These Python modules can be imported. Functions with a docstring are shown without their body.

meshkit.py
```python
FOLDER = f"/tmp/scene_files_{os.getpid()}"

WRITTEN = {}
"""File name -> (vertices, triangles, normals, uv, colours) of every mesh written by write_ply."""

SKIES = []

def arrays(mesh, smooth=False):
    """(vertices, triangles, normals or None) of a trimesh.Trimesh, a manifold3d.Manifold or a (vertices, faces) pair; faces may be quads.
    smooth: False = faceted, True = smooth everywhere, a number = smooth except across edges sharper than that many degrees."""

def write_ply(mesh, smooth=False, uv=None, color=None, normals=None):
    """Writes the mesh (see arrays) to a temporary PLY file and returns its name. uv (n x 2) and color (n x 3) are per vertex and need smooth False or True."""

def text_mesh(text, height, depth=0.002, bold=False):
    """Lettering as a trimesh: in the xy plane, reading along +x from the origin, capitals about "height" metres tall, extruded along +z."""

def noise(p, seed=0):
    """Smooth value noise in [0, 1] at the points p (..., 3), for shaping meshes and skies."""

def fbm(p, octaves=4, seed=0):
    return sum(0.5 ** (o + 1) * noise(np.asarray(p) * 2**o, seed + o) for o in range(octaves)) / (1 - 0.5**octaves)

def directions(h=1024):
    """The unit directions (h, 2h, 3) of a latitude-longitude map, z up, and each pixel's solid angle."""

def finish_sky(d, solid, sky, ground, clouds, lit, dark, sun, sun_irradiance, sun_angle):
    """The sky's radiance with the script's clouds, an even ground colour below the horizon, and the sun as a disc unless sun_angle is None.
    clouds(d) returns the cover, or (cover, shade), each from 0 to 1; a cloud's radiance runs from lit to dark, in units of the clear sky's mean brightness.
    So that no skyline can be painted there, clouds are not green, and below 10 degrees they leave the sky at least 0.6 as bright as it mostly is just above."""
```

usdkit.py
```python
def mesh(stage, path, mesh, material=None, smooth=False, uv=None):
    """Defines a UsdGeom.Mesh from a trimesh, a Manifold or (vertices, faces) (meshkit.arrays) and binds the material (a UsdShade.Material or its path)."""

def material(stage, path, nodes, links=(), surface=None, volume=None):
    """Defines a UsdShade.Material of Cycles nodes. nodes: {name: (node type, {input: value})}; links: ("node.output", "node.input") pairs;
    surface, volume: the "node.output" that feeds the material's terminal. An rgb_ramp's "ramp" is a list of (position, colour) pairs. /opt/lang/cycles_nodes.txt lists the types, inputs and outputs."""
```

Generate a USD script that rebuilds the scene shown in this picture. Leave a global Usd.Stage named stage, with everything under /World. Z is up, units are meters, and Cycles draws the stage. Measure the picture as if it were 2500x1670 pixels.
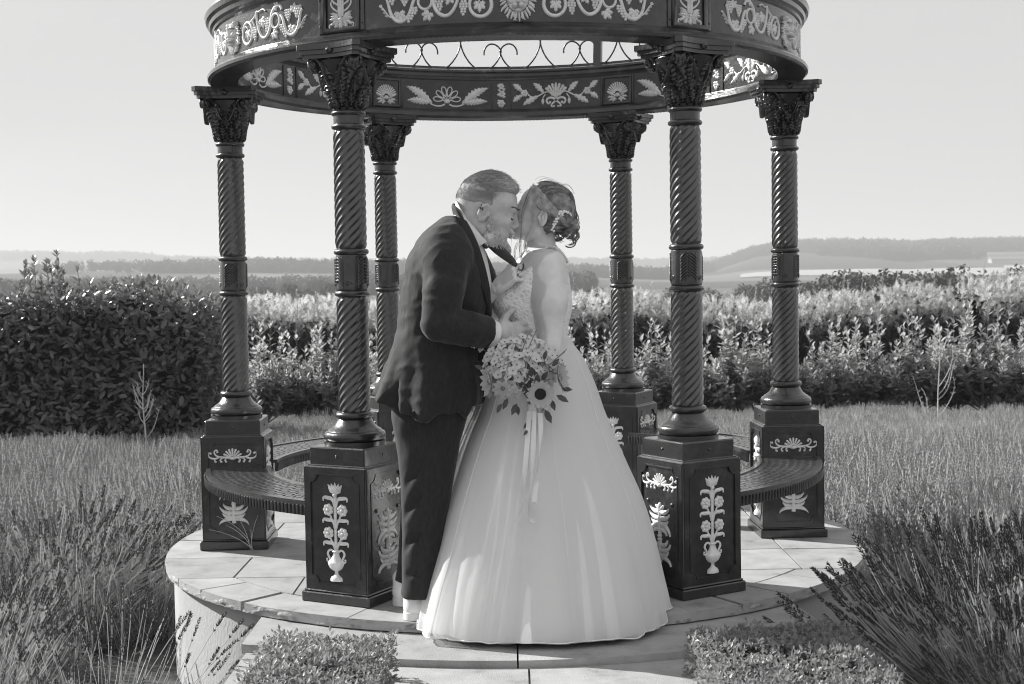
import math
import numpy as np, trimesh, shapely
from shapely import affinity
from shapely.geometry import Polygon, Point, LineString, box as sbox
import usdkit, meshkit
from pxr import Usd, UsdGeom, UsdLux, UsdShade, Gf, Sdf, Vt

stage = Usd.Stage.CreateInMemory()
UsdGeom.SetStageUpAxis(stage, UsdGeom.Tokens.z)
UsdGeom.SetStageMetersPerUnit(stage, 1.0)
WORLD = UsdGeom.Xform.Define(stage, '/World')
stage.SetDefaultPrim(WORLD.GetPrim())
UsdGeom.Scope.Define(stage, '/World/Looks')
T = Sdf.ValueTypeNames
PI = math.pi

# ---------------------------------------------------------------- camera, sky, sun, exposure
EYE = np.array([0.0, -6.403, 1.231]); PITCH = 0.0468; ROLL = 0.0156; FPX = 3315.0
EXPOSURE = 0.95
SUN_AZ, SUN_EL = math.radians(-118), math.radians(29)      # azimuth measured from the camera side of the gazebo, as the columns are
SUN = np.array([math.sin(SUN_AZ) * math.cos(SUN_EL), -math.cos(SUN_AZ) * math.cos(SUN_EL), math.sin(SUN_EL)])
SUN_INT, SKY_STR = 1.25, 0.07
F_ = np.array([0, math.cos(PITCH), -math.sin(PITCH)]); U_ = np.array([0, math.sin(PITCH), math.cos(PITCH)]); R_ = np.array([1.0, 0, 0])
RR = math.cos(ROLL) * R_ - math.sin(ROLL) * U_
UU = math.sin(ROLL) * R_ + math.cos(ROLL) * U_
cam = UsdGeom.Camera.Define(stage, '/World/camera')
cam.AddTransformOp().Set(Gf.Matrix4d(*[float(x) for x in (*RR, 0, *UU, 0, *(-F_), 0, *EYE, 1)]))
cam.CreateFocalLengthAttr(50.0); cam.CreateHorizontalApertureAttr(50.0 * 2500 / FPX); cam.CreateVerticalApertureAttr(50.0 * 1670 / FPX)
cam.CreateClippingRangeAttr(Gf.Vec2f(0.1, 30000)); cam.CreateExposureAttr(EXPOSURE)
cam.CreateFStopAttr(9.0); cam.CreateFocusDistanceAttr(5.1)

def at(px, py, y):
    """The point of the vertical plane world-y = y that is seen at (px, py) of the photograph (2500 wide)."""
    X, Y = px - 1250.0, 835.0 - py
    d = (X * math.cos(ROLL) + Y * math.sin(ROLL)) / FPX * R_ + (-X * math.sin(ROLL) + Y * math.cos(ROLL)) / FPX * U_ + F_
    return EYE + d * ((y - EYE[1]) / d[1])

def g3(v): return (v, v, v)
sky = usdkit.material(stage, '/World/Looks/sky', {
    'sky': ('sky_texture', {'sky_type': 'single_scattering', 'sun_disc': False, 'sun_elevation': SUN_EL, 'sun_rotation': math.atan2(SUN[0], SUN[1]), 'altitude': 60.0, 'air_density': 1.0, 'aerosol_density': 1.6, 'ozone_density': 1.0}),
    'bw': ('rgb_to_bw', {}),
    'tc': ('texture_coordinate', {}), 'mp': ('mapping', {'scale': (1.2, 1.2, 4.5)}),
    'n': ('noise_texture', {'scale': 1.6, 'detail': 7.0, 'roughness': 0.58, 'distortion': 0.4}),
    'r': ('rgb_ramp', {'ramp': [(0.0, g3(0.78)), (0.36, g3(0.8)), (0.5, g3(0.88)), (0.66, g3(1.0)), (1.0, g3(1.0))]}),      # an even veil of high cloud, a little denser in places
    'cl': ('mix_color', {'a': (0, 0, 0), 'b': (4.9, 4.9, 4.9)}),
    'bg': ('background_shader', {'strength': SKY_STR})},
    [('sky.color', 'bw.color'), ('tc.generated', 'mp.vector'), ('mp.vector', 'n.vector'), ('n.fac', 'r.fac'), ('r.color', 'cl.fac'), ('bw.val', 'cl.a'), ('cl.result', 'bg.color')], surface='bg.background')
dome = UsdLux.DomeLight.Define(stage, '/World/sky')
UsdShade.MaterialBindingAPI.Apply(dome.GetPrim()).Bind(sky)
sun = UsdLux.DistantLight.Define(stage, '/World/sun')
sun.CreateNormalizeAttr(True); sun.CreateIntensityAttr(SUN_INT); sun.CreateAngleAttr(0.6); sun.CreateColorAttr(Gf.Vec3f(1.0, 0.995, 0.985))
_b = SUN; _r = np.cross([0, 0, 1.0], _b); _r /= np.linalg.norm(_r); _u = np.cross(_b, _r)
sun.AddTransformOp().Set(Gf.Matrix4d(*[float(x) for x in (*_r, 0, *_u, 0, *_b, 0, 0, 0, 0, 1)]))

# ---------------------------------------------------------------- helpers: prims
_used = {}
def numbered(parent, name):
    k = parent + '/' + name
    n = _used.get(k, -1) + 1; _used[k] = n
    return k if n == 0 else f'{k}_{n:03d}'
def path_of(parent): return '/World' if parent is None else str(parent.GetPath())
def say(p, label=None, cat=None, group=None, kind=None):
    for k, v in (('label', label), ('category', cat), ('group', group), ('kind', kind)):
        if v: p.SetCustomDataByKey(k, v)
    return p
def thing(name, label, cat, loc=(0, 0, 0), rotz=0.0, group=None, parent=None, kind=None):
    x = UsdGeom.Xform.Define(stage, numbered(path_of(parent), name))
    if any(loc): x.AddTranslateOp().Set(Gf.Vec3d(*map(float, loc)))
    if rotz: x.AddRotateZOp().Set(float(math.degrees(rotz)))
    return say(x.GetPrim(), label, cat, group, kind)
def obj(name, m, mat, parent=None, smooth=False, label=None, cat=None, group=None, kind=None):
    if isinstance(m, MB): m = m.done()
    return say(usdkit.mesh(stage, numbered(path_of(parent), name), m, mat, smooth=smooth).GetPrim(), label, cat, group, kind)
def dup(root, name, loc=(0, 0, 0), rotz=0.0, label=None, group=None, parent=None, scale=None):
    x = UsdGeom.Xform.Define(stage, numbered(path_of(parent), name))
    x.GetPrim().GetReferences().AddInternalReference(root.GetPath())
    x.ClearXformOpOrder() if False else None
    ops = [Gf.Matrix4d(1.0)]
    m = Gf.Matrix4d(1.0)
    if scale: m = m * Gf.Matrix4d().SetScale(Gf.Vec3d(*([scale] * 3)))
    m = m * Gf.Matrix4d().SetRotate(Gf.Rotation(Gf.Vec3d(0, 0, 1), math.degrees(rotz))) * Gf.Matrix4d().SetTranslate(Gf.Vec3d(*map(float, loc)))
    op = x.AddTransformOp(opSuffix='place'); op.Set(m); x.SetXformOpOrder([op])
    x.GetPrim().SetInstanceable(True)
    return say(x.GetPrim(), label, None, group)
def curves(name, pts_list, widths, mat, parent, kind=None, label=None):
    b = UsdGeom.BasisCurves.Define(stage, numbered(path_of(parent), name))
    b.CreateTypeAttr('linear'); b.CreateCurveVertexCountsAttr([len(p) for p in pts_list])
    P = np.vstack(pts_list).astype(np.float32)
    b.CreatePointsAttr(Vt.Vec3fArray.FromNumpy(P))
    W = np.concatenate(widths).astype(np.float32)
    b.CreateWidthsAttr(Vt.FloatArray.FromNumpy(W)); b.SetWidthsInterpolation('vertex')
    UsdShade.MaterialBindingAPI.Apply(b.GetPrim()).Bind(mat)
    return say(b.GetPrim(), label, kind=kind)
def instancer(name, protos, idx, pos, quats, scales, parent=None, **kw):
    """protos: list of (mesh, material, smooth). quats as (w, x, y, z) rows."""
    p = UsdGeom.PointInstancer.Define(stage, numbered(path_of(parent), name))
    rel = p.CreatePrototypesRel()
    for k, (m, mat, sm) in enumerate(protos):
        q = f'{p.GetPath()}/shape_{k}' if k else f'{p.GetPath()}/shape'
        if isinstance(m, MB): m = m.done()
        usdkit.mesh(stage, q, m, mat, smooth=sm); rel.AddTarget(q)
    p.CreateProtoIndicesAttr(Vt.IntArray.FromNumpy(np.asarray(idx, np.int32)))
    p.CreatePositionsAttr(Vt.Vec3fArray.FromNumpy(np.asarray(pos, np.float32)))
    q = np.asarray(quats, float)
    p.CreateOrientationsAttr(Vt.QuathArray([Gf.Quath(float(a), float(b), float(c), float(d)) for a, b, c, d in q]))
    s = np.asarray(scales, np.float32)
    if s.ndim == 1: s = np.repeat(s[:, None], 3, 1)
    p.CreateScalesAttr(Vt.Vec3fArray.FromNumpy(s))
    return say(p.GetPrim(), **kw)

# ---------------------------------------------------------------- helpers: meshes
def unit(v): v = np.asarray(v, float); return v / max(np.linalg.norm(v), 1e-12)
class MB:
    def __init__(self): self.v, self.f, self.n = [], [], 0
    def add(self, v, f):
        v = np.asarray(v, float); f = np.asarray(f, int)
        if f.shape[1] == 4: f = np.vstack([f[:, [0, 1, 2]], f[:, [0, 2, 3]]])
        self.v.append(v); self.f.append(f + self.n); self.n += len(v); return self
    def mesh(self, m): return self.add(m.vertices, m.faces)
    def done(self): return trimesh.Trimesh(np.vstack(self.v), np.vstack(self.f), process=False)
    def map(self, fn):
        out = MB(); m = self.done(); out.add(fn(np.array(m.vertices)), m.faces); return out
    def box(self, lo, hi, bev=0.0):
        lo, hi = np.array(lo, float), np.array(hi, float)
        if bev <= 0:
            m = trimesh.creation.box(hi - lo); m.apply_translation((lo + hi) / 2); return self.mesh(m)
        P = []
        for s in np.ndindex(2, 2, 2):
            c = np.where(s, hi, lo); d = np.where(s, -bev, bev)
            for k in range(3):
                q = c + d; q[k] = c[k]; P.append(q)
        return self.mesh(trimesh.convex.convex_hull(np.array(P)))
    def tube(self, pts, r, n=8, cap=True):
        pts = np.asarray(pts, float); k = len(pts); r = np.broadcast_to(np.asarray(r, float), (k,))
        t = np.gradient(pts, axis=0); t /= np.maximum(np.linalg.norm(t, axis=1, keepdims=True), 1e-12)
        a = np.array([0, 0, 1.0]) if abs(t[0][2]) < 0.9 else np.array([1.0, 0, 0])
        a = unit(np.cross(t[0], a)); V = []
        th = np.arange(n) / n * 2 * PI
        for i in range(k):
            a = unit(a - t[i] * (a @ t[i])); b = np.cross(t[i], a)
            V.append(pts[i] + r[i] * (np.cos(th)[:, None] * a + np.sin(th)[:, None] * b))
        V = np.vstack(V); F = []
        for i in range(k - 1):
            for j in range(n):
                A, B = i * n + j, i * n + (j + 1) % n
                F += [[A, B, B + n], [A, B + n, A + n]]
        if cap:
            V = np.vstack([V, pts[:1], pts[-1:]])
            for j in range(n):
                F += [[k * n, (j + 1) % n, j], [k * n + 1, (k - 1) * n + j, (k - 1) * n + (j + 1) % n]]
        return self.add(V, F)
    def lathe(self, prof, n=32, c=(0, 0, 0), th0=0.0, th1=2 * PI, closed=False):
        prof = np.asarray(prof, float); full = abs(th1 - th0 - 2 * PI) < 1e-6
        m = n if full else n + 1
        th = th0 + (th1 - th0) * np.arange(m) / n
        V = np.stack([prof[None, :, 0] * np.cos(th)[:, None], prof[None, :, 0] * np.sin(th)[:, None], np.repeat(prof[None, :, 1], m, 0)], -1).reshape(-1, 3) + np.asarray(c, float)
        k = len(prof); F = []
        kk = k if closed else k - 1
        i = np.arange(n)[:, None]; j = np.arange(kk)[None]
        A = i * k + j; B = ((i + 1) % m) * k + j; C = ((i + 1) % m) * k + (j + 1) % k; D = i * k + (j + 1) % k
        F = np.stack([A, B, C, D], -1).reshape(-1, 4)
        self.add(V, F)
        if closed and not full:
            from shapely.geometry import Polygon as PG
            tv, tf = trimesh.creation.triangulate_polygon(PG(prof), engine='earcut')
            for t in (th0, th1):
                v = np.stack([tv[:, 0] * math.cos(t), tv[:, 0] * math.sin(t), tv[:, 1]], -1) + np.asarray(c, float)
                self.add(v, tf if t == th0 else tf[:, ::-1])
        return self
    def grid(self, P, close_u=False):
        """P: (nu, nv, 3) sheet."""
        nu, nv = P.shape[:2]; m = nu if close_u else nu - 1
        i = np.arange(m)[:, None]; j = np.arange(nv - 1)[None]
        A = i * nv + j; B = ((i + 1) % nu) * nv + j
        return self.add(P.reshape(-1, 3), np.stack([A, B, B + 1, A + 1], -1).reshape(-1, 4))
    def prism(self, poly, z0, z1):
        for g in getattr(poly, 'geoms', [poly]):
            if g.is_empty or g.area < 1e-9: continue
            m = trimesh.creation.extrude_polygon(g, z1 - z0, engine='earcut'); m.apply_translation([0, 0, z0]); self.mesh(m)
        return self
    def ball(self, c, r, sub=1):
        m = trimesh.creation.icosphere(sub); r = np.broadcast_to(np.asarray(r, float), (3,))
        return self.add(np.array(m.vertices) * r + np.asarray(c, float), m.faces)

def rot_from(z, roll):
    """Rotation matrices (n,3,3) whose third column is z (n,3), turned about it by roll."""
    z = z / np.linalg.norm(z, axis=1, keepdims=True)
    a = np.where(np.abs(z[:, 2:3]) < 0.95, [[0, 0, 1.0]], [[1.0, 0, 0]])
    x = np.cross(a, z); x /= np.linalg.norm(x, axis=1, keepdims=True); y = np.cross(z, x)
    c, s = np.cos(roll)[:, None], np.sin(roll)[:, None]
    return np.stack([c * x + s * y, -s * x + c * y, z], -1)
def scatter(tv, tf, pos, rots, scale):
    """Copies of a template merged into one (v, f)."""
    n = len(pos); scale = np.asarray(scale, float); scale = scale[:, None] if scale.ndim == 1 else scale
    v = np.einsum('nij,nkj->nki', rots, tv[None] * scale[:, None, :]) + pos[:, None]
    f = tf[None] + (np.arange(n) * len(tv))[:, None, None]
    return v.reshape(-1, 3), f.reshape(-1, 3)
def quat_of(R):
    from scipy.spatial.transform import Rotation
    q = Rotation.from_matrix(R).as_quat(); return q[:, [3, 0, 1, 2]]
def catmull(pts, n=8):
    """A smooth curve through the points."""
    from scipy.interpolate import CubicSpline
    pts = np.asarray(pts, float)
    t = np.concatenate([[0], np.cumsum(np.maximum(np.linalg.norm(np.diff(pts, axis=0), axis=1), 1e-9) ** 0.5)])
    return CubicSpline(t, pts)(np.linspace(0, t[-1], (len(pts) - 1) * n + 1))

# ---------------------------------------------------------------- materials (the photograph is black and white: every colour is a grey)
def g3(v): return (v, v, v)
def mat(name, lo, hi=None, rough=0.6, scale=8.0, bump=0.0, bump_scale=60.0, spec=0.5, coat=0.0, sheen=0.0, trans=0.0, detail=4.0, stretch=(1, 1, 1), sss=0.0, per_object=0.0, stops=None, dist=0.02):
    hi = lo if hi is None else hi
    N = {'g': ('texture_coordinate', {}), 'm': ('mapping', {'scale': stretch}),
         'n': ('noise_texture', {'scale': scale, 'detail': detail, 'roughness': 0.6}),
         'r': ('rgb_ramp', {'ramp': stops or [(0.3, g3(lo)), (0.7, g3(hi))]}),
         'p': ('principled_bsdf', {'roughness': rough, 'specular_ior_level': spec, 'coat_weight': coat, 'coat_roughness': 0.1, 'sheen_weight': sheen, 'sheen_roughness': 0.4})}
    L = [('g.object', 'm.vector'), ('m.vector', 'n.vector'), ('n.fac', 'r.fac')]
    src = 'r.color'
    if per_object:
        N['o'] = ('object_info', {}); N['mr'] = ('map_range', {'from_min': 0.0, 'from_max': 1.0, 'to_min': 1 - per_object, 'to_max': 1 + per_object}); N['mul'] = ('mix_color', {'blend_type': 'multiply', 'fac': 1.0, 'use_clamp_result': False})
        L += [('o.random', 'mr.value'), ('r.color', 'mul.a'), ('mr.result', 'mul.b')]; src = 'mul.result'
    L.append((src, 'p.base_color'))
    if sss: N['p'][1].update(subsurface_weight=sss, subsurface_scale=0.004, subsurface_radius=(1.0, 1.0, 1.0))
    if bump:
        N['bn'] = ('noise_texture', {'scale': bump_scale, 'detail': 5.0, 'roughness': 0.6}); N['b'] = ('bump', {'strength': bump, 'distance': dist})
        L += [('m.vector', 'bn.vector'), ('bn.fac', 'b.height'), ('b.normal', 'p.normal')]
    out = 'p.BSDF'
    if trans:
        N['t'] = ('translucent_bsdf', {}); N['mx'] = ('mix_closure', {'fac': trans})
        L += [(src, 't.color'), ('p.BSDF', 'mx.closure1'), ('t.BSDF', 'mx.closure2')]; out = 'mx.closure'
    return usdkit.material(stage, '/World/Looks/' + name, N, L, surface=out)
# ================================================================ terrain, distance, air
def leafmat(name, lo, hi, rough=0.4, trans=0.3, spec=0.5):
    """Greys that differ from leaf to leaf."""
    return usdkit.material(stage, '/World/Looks/' + name, {
        'g': ('geometry', {}), 'r': ('rgb_ramp', {'ramp': [(0.0, g3(lo)), (1.0, g3(hi))]}), 'p': ('principled_bsdf', {'roughness': rough, 'specular_ior_level': spec}),
        't': ('translucent_bsdf', {}), 'br': ('mix_color', {'blend_type': 'multiply', 'fac': 1.0, 'b': g3(1.5), 'use_clamp_result': False}), 'm': ('mix_closure', {'fac': trans})},
        [('g.random_per_island', 'r.fac'), ('r.color', 'p.base_color'), ('r.color', 'br.a'), ('br.result', 't.color'), ('p.BSDF', 'm.closure1'), ('t.BSDF', 'm.closure2')], surface='m.closure')
def ridge(pts, y):
    q = np.array([at(px, py, y) for px, py in pts]); return q[:, 0], q[:, 2]
RX, RZ = ridge([(-2500, 650), (-900, 640), (0, 630), (90, 628), (200, 633), (260, 629), (330, 632), (400, 641), (620, 645), (1000, 648), (1300, 645), (1600, 648), (1900, 640), (2500, 640), (5000, 640)], 3300)
HX, HZ = ridge([(-3000, 690), (1300, 682), (1500, 672), (1740, 662), (1800, 640), (1850, 624), (1960, 611), (2150, 607), (2220, 613), (2300, 606), (2500, 604), (3400, 606), (6000, 600)], 2050)
LX, LZ = ridge([(-3000, 668), (0, 668), (300, 664), (600, 662), (1000, 663), (1300, 666), (1600, 680), (6000, 690)], 1250)
def land(x, y):
    x, y = np.broadcast_arrays(np.asarray(x, float), np.asarray(y, float))
    z = -0.45 - 0.03 * np.clip(y + 2, 0, 17) + 0 * x
    z = z - 4.6 * np.clip((y - 24) / 140, 0, 1) ** 1.3
    far = meshkit.fbm(np.stack([x / 260, y / 260, 0 * x], -1), 3, 7) - 0.5
    z = z + far * 5 * np.clip((y - 250) / 500, 0, 1)
    b = np.exp(-((y - 3300) / 700.0) ** 2); b = np.where(y > 3300, np.maximum(b, 0.8), b)
    z = z + (np.interp(x * 3300 / np.maximum(y, 600), RX, RZ) + 5) * b
    b = np.exp(-(np.minimum(y - 2050, 0) / 620.0) ** 2) * np.exp(-(np.maximum(y - 2050, 0) / 700.0) ** 2)
    z = z + (np.interp(x * 2050 / np.maximum(y, 500), HX, HZ) + 5) * b
    b = np.exp(-((y - 1250) / 260.0) ** 2)
    return z + (np.interp(x * 1250 / np.maximum(y, 400), LX, LZ) + 3.5) * b
ys = np.concatenate([np.linspace(-30, 20, 60), np.geomspace(21, 7000, 210)])
us = np.linspace(-1, 1, 181)
Y, Uu = np.meshgrid(ys, us, indexing='ij'); X = Uu * (40 + 0.95 * np.maximum(Y, 0))
Gd = np.stack([X, Y, land(X, Y)], -1)
M_LAND = usdkit.material(stage, '/World/Looks/land', {
    'g': ('geometry', {}), 'm': ('mapping', {'scale': (0.0038, 0.0021, 0.0)}), 'v': ('voronoi_texture', {'scale': 1.0, 'randomness': 0.9}), 'bw': ('rgb_to_bw', {}),
    'r': ('rgb_ramp', {'interpolate': False, 'ramp': [(0.0, g3(0.05)), (0.35, g3(0.09)), (0.5, g3(0.14)), (0.65, g3(0.07)), (0.85, g3(0.2))]}),
    'n': ('noise_texture', {'scale': 3.0, 'detail': 8.0, 'roughness': 0.7}), 'nr': ('rgb_ramp', {'ramp': [(0.3, g3(0.05)), (0.7, g3(0.12))]}),
    's': ('separate_xyz', {}), 'mr': ('map_range', {'from_min': 60.0, 'from_max': 300.0, 'clamp': True}), 'mx': ('mix_color', {}), 'p': ('principled_bsdf', {'roughness': 1.0, 'specular_ior_level': 0.1})},
    [('g.position', 'm.vector'), ('m.vector', 'v.vector'), ('v.color', 'bw.color'), ('bw.val', 'r.fac'), ('g.position', 'n.vector'), ('n.fac', 'nr.fac'), ('g.position', 's.vector'), ('s.y', 'mr.value'), ('mr.result', 'mx.fac'), ('nr.color', 'mx.a'), ('r.color', 'mx.b'), ('mx.result', 'p.base_color')], surface='p.BSDF')
mm = MB(); mm.grid(Gd.transpose(1, 0, 2)); obj('ground', mm, M_LAND, None, True, kind='structure')
# two pale stubble fields on the right-hand slope
M_FIELD = mat('stubble_field', 0.3, 0.4, rough=1.0, scale=0.02)
for x0, x1, y0, y1 in ((430, 1050, 1180, 1420), (190, 420, 1120, 1300)):
    a, b = np.meshgrid(np.linspace(0, 1, 24), np.linspace(0, 1, 40), indexing='ij')
    yy = y0 + (y1 - y0) * a + 60 * b; xx = (x0 + (x1 - x0) * b) * (yy / y0)
    f = MB(); f.grid(np.stack([xx, yy, land(xx, yy) + 0.7], -1).transpose(1, 0, 2)); obj('field', f, M_FIELD, None, True, kind='structure')

# trees of the distance: a trunk with limbs and a crown of leaf clumps
M_FARLEAF = leafmat('far_tree_leaves', 0.035, 0.085, 0.7, 0.2)
M_BARK = mat('bark', 0.06, 0.12, rough=0.95, scale=20, bump=0.6)
def crown(seed, clumps=26, n=900, r=(1, 1, 1.0), leaf=0.16):
    rs = np.random.default_rng(seed); C = rs.normal(size=(clumps, 3)); C /= np.linalg.norm(C, axis=1, keepdims=True); C *= rs.uniform(0.35, 0.85, (clumps, 1)); C = C * r; C[:, 2] = C[:, 2] * 0.9
    R = rs.uniform(0.22, 0.42, clumps); k = rs.integers(0, clumps, n)
    d = rs.normal(size=(n, 3)); d /= np.linalg.norm(d, axis=1, keepdims=True); p = C[k] + d * (R[k] * rs.uniform(0.6, 1.08, n))[:, None]
    tv = np.array([[-0.5, 0, 0], [0, -0.32, 0.12], [0.5, 0, 0], [0, 0.32, 0.1]]); tf = np.array([[0, 1, 2], [0, 2, 3]])
    rot = rot_from(d + rs.normal(size=(n, 3)) * 0.55, rs.uniform(0, 6.3, n)); v, f = scatter(tv, tf, p, rot, leaf * rs.uniform(0.6, 1.35, n)); return v, f
def make_tree(name, seed, label, loc, s, group):
    t = thing(name, label, 'tree', loc, group=group)
    m = MB(); m.tube([(0, 0, -0.3 * s), (0.02 * s, 0, 0.15 * s), (0.0, 0.03 * s, 0.5 * s), (0.03 * s, 0, 1.0 * s)], [0.1 * s, 0.075 * s, 0.05 * s, 0.02 * s], 6)
    for k in range(4): a = k * 1.7 + seed; m.tube([(0, 0, (0.25 + 0.1 * k) * s), (0.3 * s * math.cos(a), 0.3 * s * math.sin(a), (0.6 + 0.1 * k) * s)], [0.035 * s, 0.012 * s], 5)
    obj('trunk', m, M_BARK, t)
    v, f = crown(seed, 26 + seed % 3 * 4, 1300, (1, 1, 0.85 + 0.12 * (seed % 3)), 0.15); obj('crown', (v * s + [0, 0, 0.72 * s], f), M_FARLEAF, t)
    return t
rs = np.random.default_rng(21)
TREES = [make_tree('field_tree', k, 'x', (0, -400.0 - 40 * k, land(0, -30.0)), 4.0, 'x') for k in range(0)]
proto_tree = []
def far_tree(px, y, s, label, group):
    x = at(px, 680, y)[0]; z = float(land(x, y)); k = len(proto_tree)
    if k < 5: proto_tree.append(make_tree('field_tree', k, label, (x, y, z), s, group)); proto_tree[-1]._s = 0 if False else None; PS.append(s); return
    j = int(rs.integers(0, 5)); p = dup(proto_tree[j], 'field_tree', (x, y, z), rs.uniform(0, 6.28), label, group, scale=s / PS[j]); 
PS = []
lab_r = 'dark bushy tree in the tree belt beyond the right end of the conifer hedge'; lab_m = 'hazy round tree standing in the fields between the left columns'
for i in range(46):
    px = 1330 + i * 1230 / 46 + rs.uniform(-14, 14); y = rs.uniform(150, 330); far_tree(px, y, rs.uniform(2.6, 4.2) * (1.15 if px > 1850 else 0.8), lab_r, 'trees in the belt beyond the right hedge')
for i in range(20):
    far_tree(630 + i * 13 + rs.uniform(-9, 9), rs.uniform(330, 420), rs.uniform(2.3, 4.4), lab_m, 'trees in the fields on the left')
for i in range(14): far_tree(-60 + i * 90 + rs.uniform(-40, 40), rs.uniform(520, 600), rs.uniform(4.2, 6.0), 'pale misty tree in the low tree line behind the big laurel hedge', 'misty tree line on the left')
# woods on the far slopes: one mass each
def wood(name, n, xr, yr, s, seed, keep=None):
    r2 = np.random.default_rng(seed); yy = r2.uniform(*yr, n); xx = r2.uniform(*xr, n) * yy
    if keep is not None: q = keep(xx, yy); xx, yy = xx[q], yy[q]
    n = len(xx); pr = []
    for k in range(4): v, f = crown(40 + k, 18, 260, (1, 1, 0.9), 0.3); pr.append(((v, f), M_FARLEAF, False))
    sc = r2.uniform(0.7, 1.3, n) * s
    instancer(name, pr, r2.integers(0, 4, n), np.stack([xx, yy, land(xx, yy) + sc * 0.75], 1), quat_of(rot_from(np.tile([[0, 0, 1.0]], (n, 1)), r2.uniform(0, 6.3, n))), sc, label=LABEL[name], cat='wood', kind='stuff')
LABEL = {'hill_wood': 'dark hazy woodland covering the hill at the right horizon', 'ridge_wood': 'faint misty woodland along the far left ridge', 'meadow_wood': 'misty scrub and tree lines across the low fields on the left', 'valley_wood': 'hazy band of trees across the valley floor'}
def kp(x, y): return (meshkit.fbm(np.stack([x / 300, y / 240, 0 * x], -1), 2, 5) > 0.36) | (y > 1800)
wood('hill_wood', 5200, (0.12, 0.62), (1560, 2090), 7.5, 4, kp)
wood('ridge_wood', 3000, (-0.55, 0.3), (2950, 3320), 8.5, 6)
wood('valley_wood', 2400, (-0.5, 0.12), (1120, 1290), 5.5, 8, lambda x, y: meshkit.fbm(np.stack([x / 160, y / 60, 0 * x], -1), 2, 9) > 0.44)
wood('meadow_wood', 2600, (-0.5, 0.06), (480, 900), 4.6, 9, lambda x, y: (meshkit.fbm(np.stack([x / 110, y / 45, 0 * x], -1), 2, 3) > 0.52))
b = thing('farm_building', 'long pale farm building among fields below the right-hand wood', 'building', (at(2470, 620, 1480)[0], 1480, float(land(at(2470, 620, 1480)[0], 1480)) + 1.0))
q = MB(); q.box((-24, -6, -2), (24, 6, 3.6)); obj('wall', q, mat('pale_cladding', 0.3, 0.4, rough=0.8), b)
q = MB(); q.prism(Polygon([(-6.6, 3.6), (6.6, 3.6), (0, 5.8)]), -24.5, 24.5); d = q.done(); d.vertices = np.array(d.vertices)[:, [2, 0, 1]]; obj('roof', d, mat('grey_roof', 0.16, 0.22, rough=0.7), b)
sp = at(371, 633, 3000); s_ = thing('church_spire', 'tiny pointed church spire on the far left ridge', 'church', (sp[0], 3000, float(land(sp[0], 3000))))
q = MB(); q.box((-3, -3, -2), (3, 3, 13)); obj('tower', q, M_BARK, s_); q = MB(); q.lathe([(4.0, 13), (0.0, 27)], 6); obj('spire', q, M_BARK, s_)

M_HAZE = usdkit.material(stage, '/World/Looks/haze', {'v': ('principled_volume', {'color': (0.78, 0.78, 0.78), 'density': 0.00042, 'anisotropy': 0.1})}, volume='v.volume')
hz = MB(); hz.box((-9000, -45, -25), (9000, 7600, 130)); obj('haze', hz, M_HAZE, None, kind='stuff')
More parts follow.
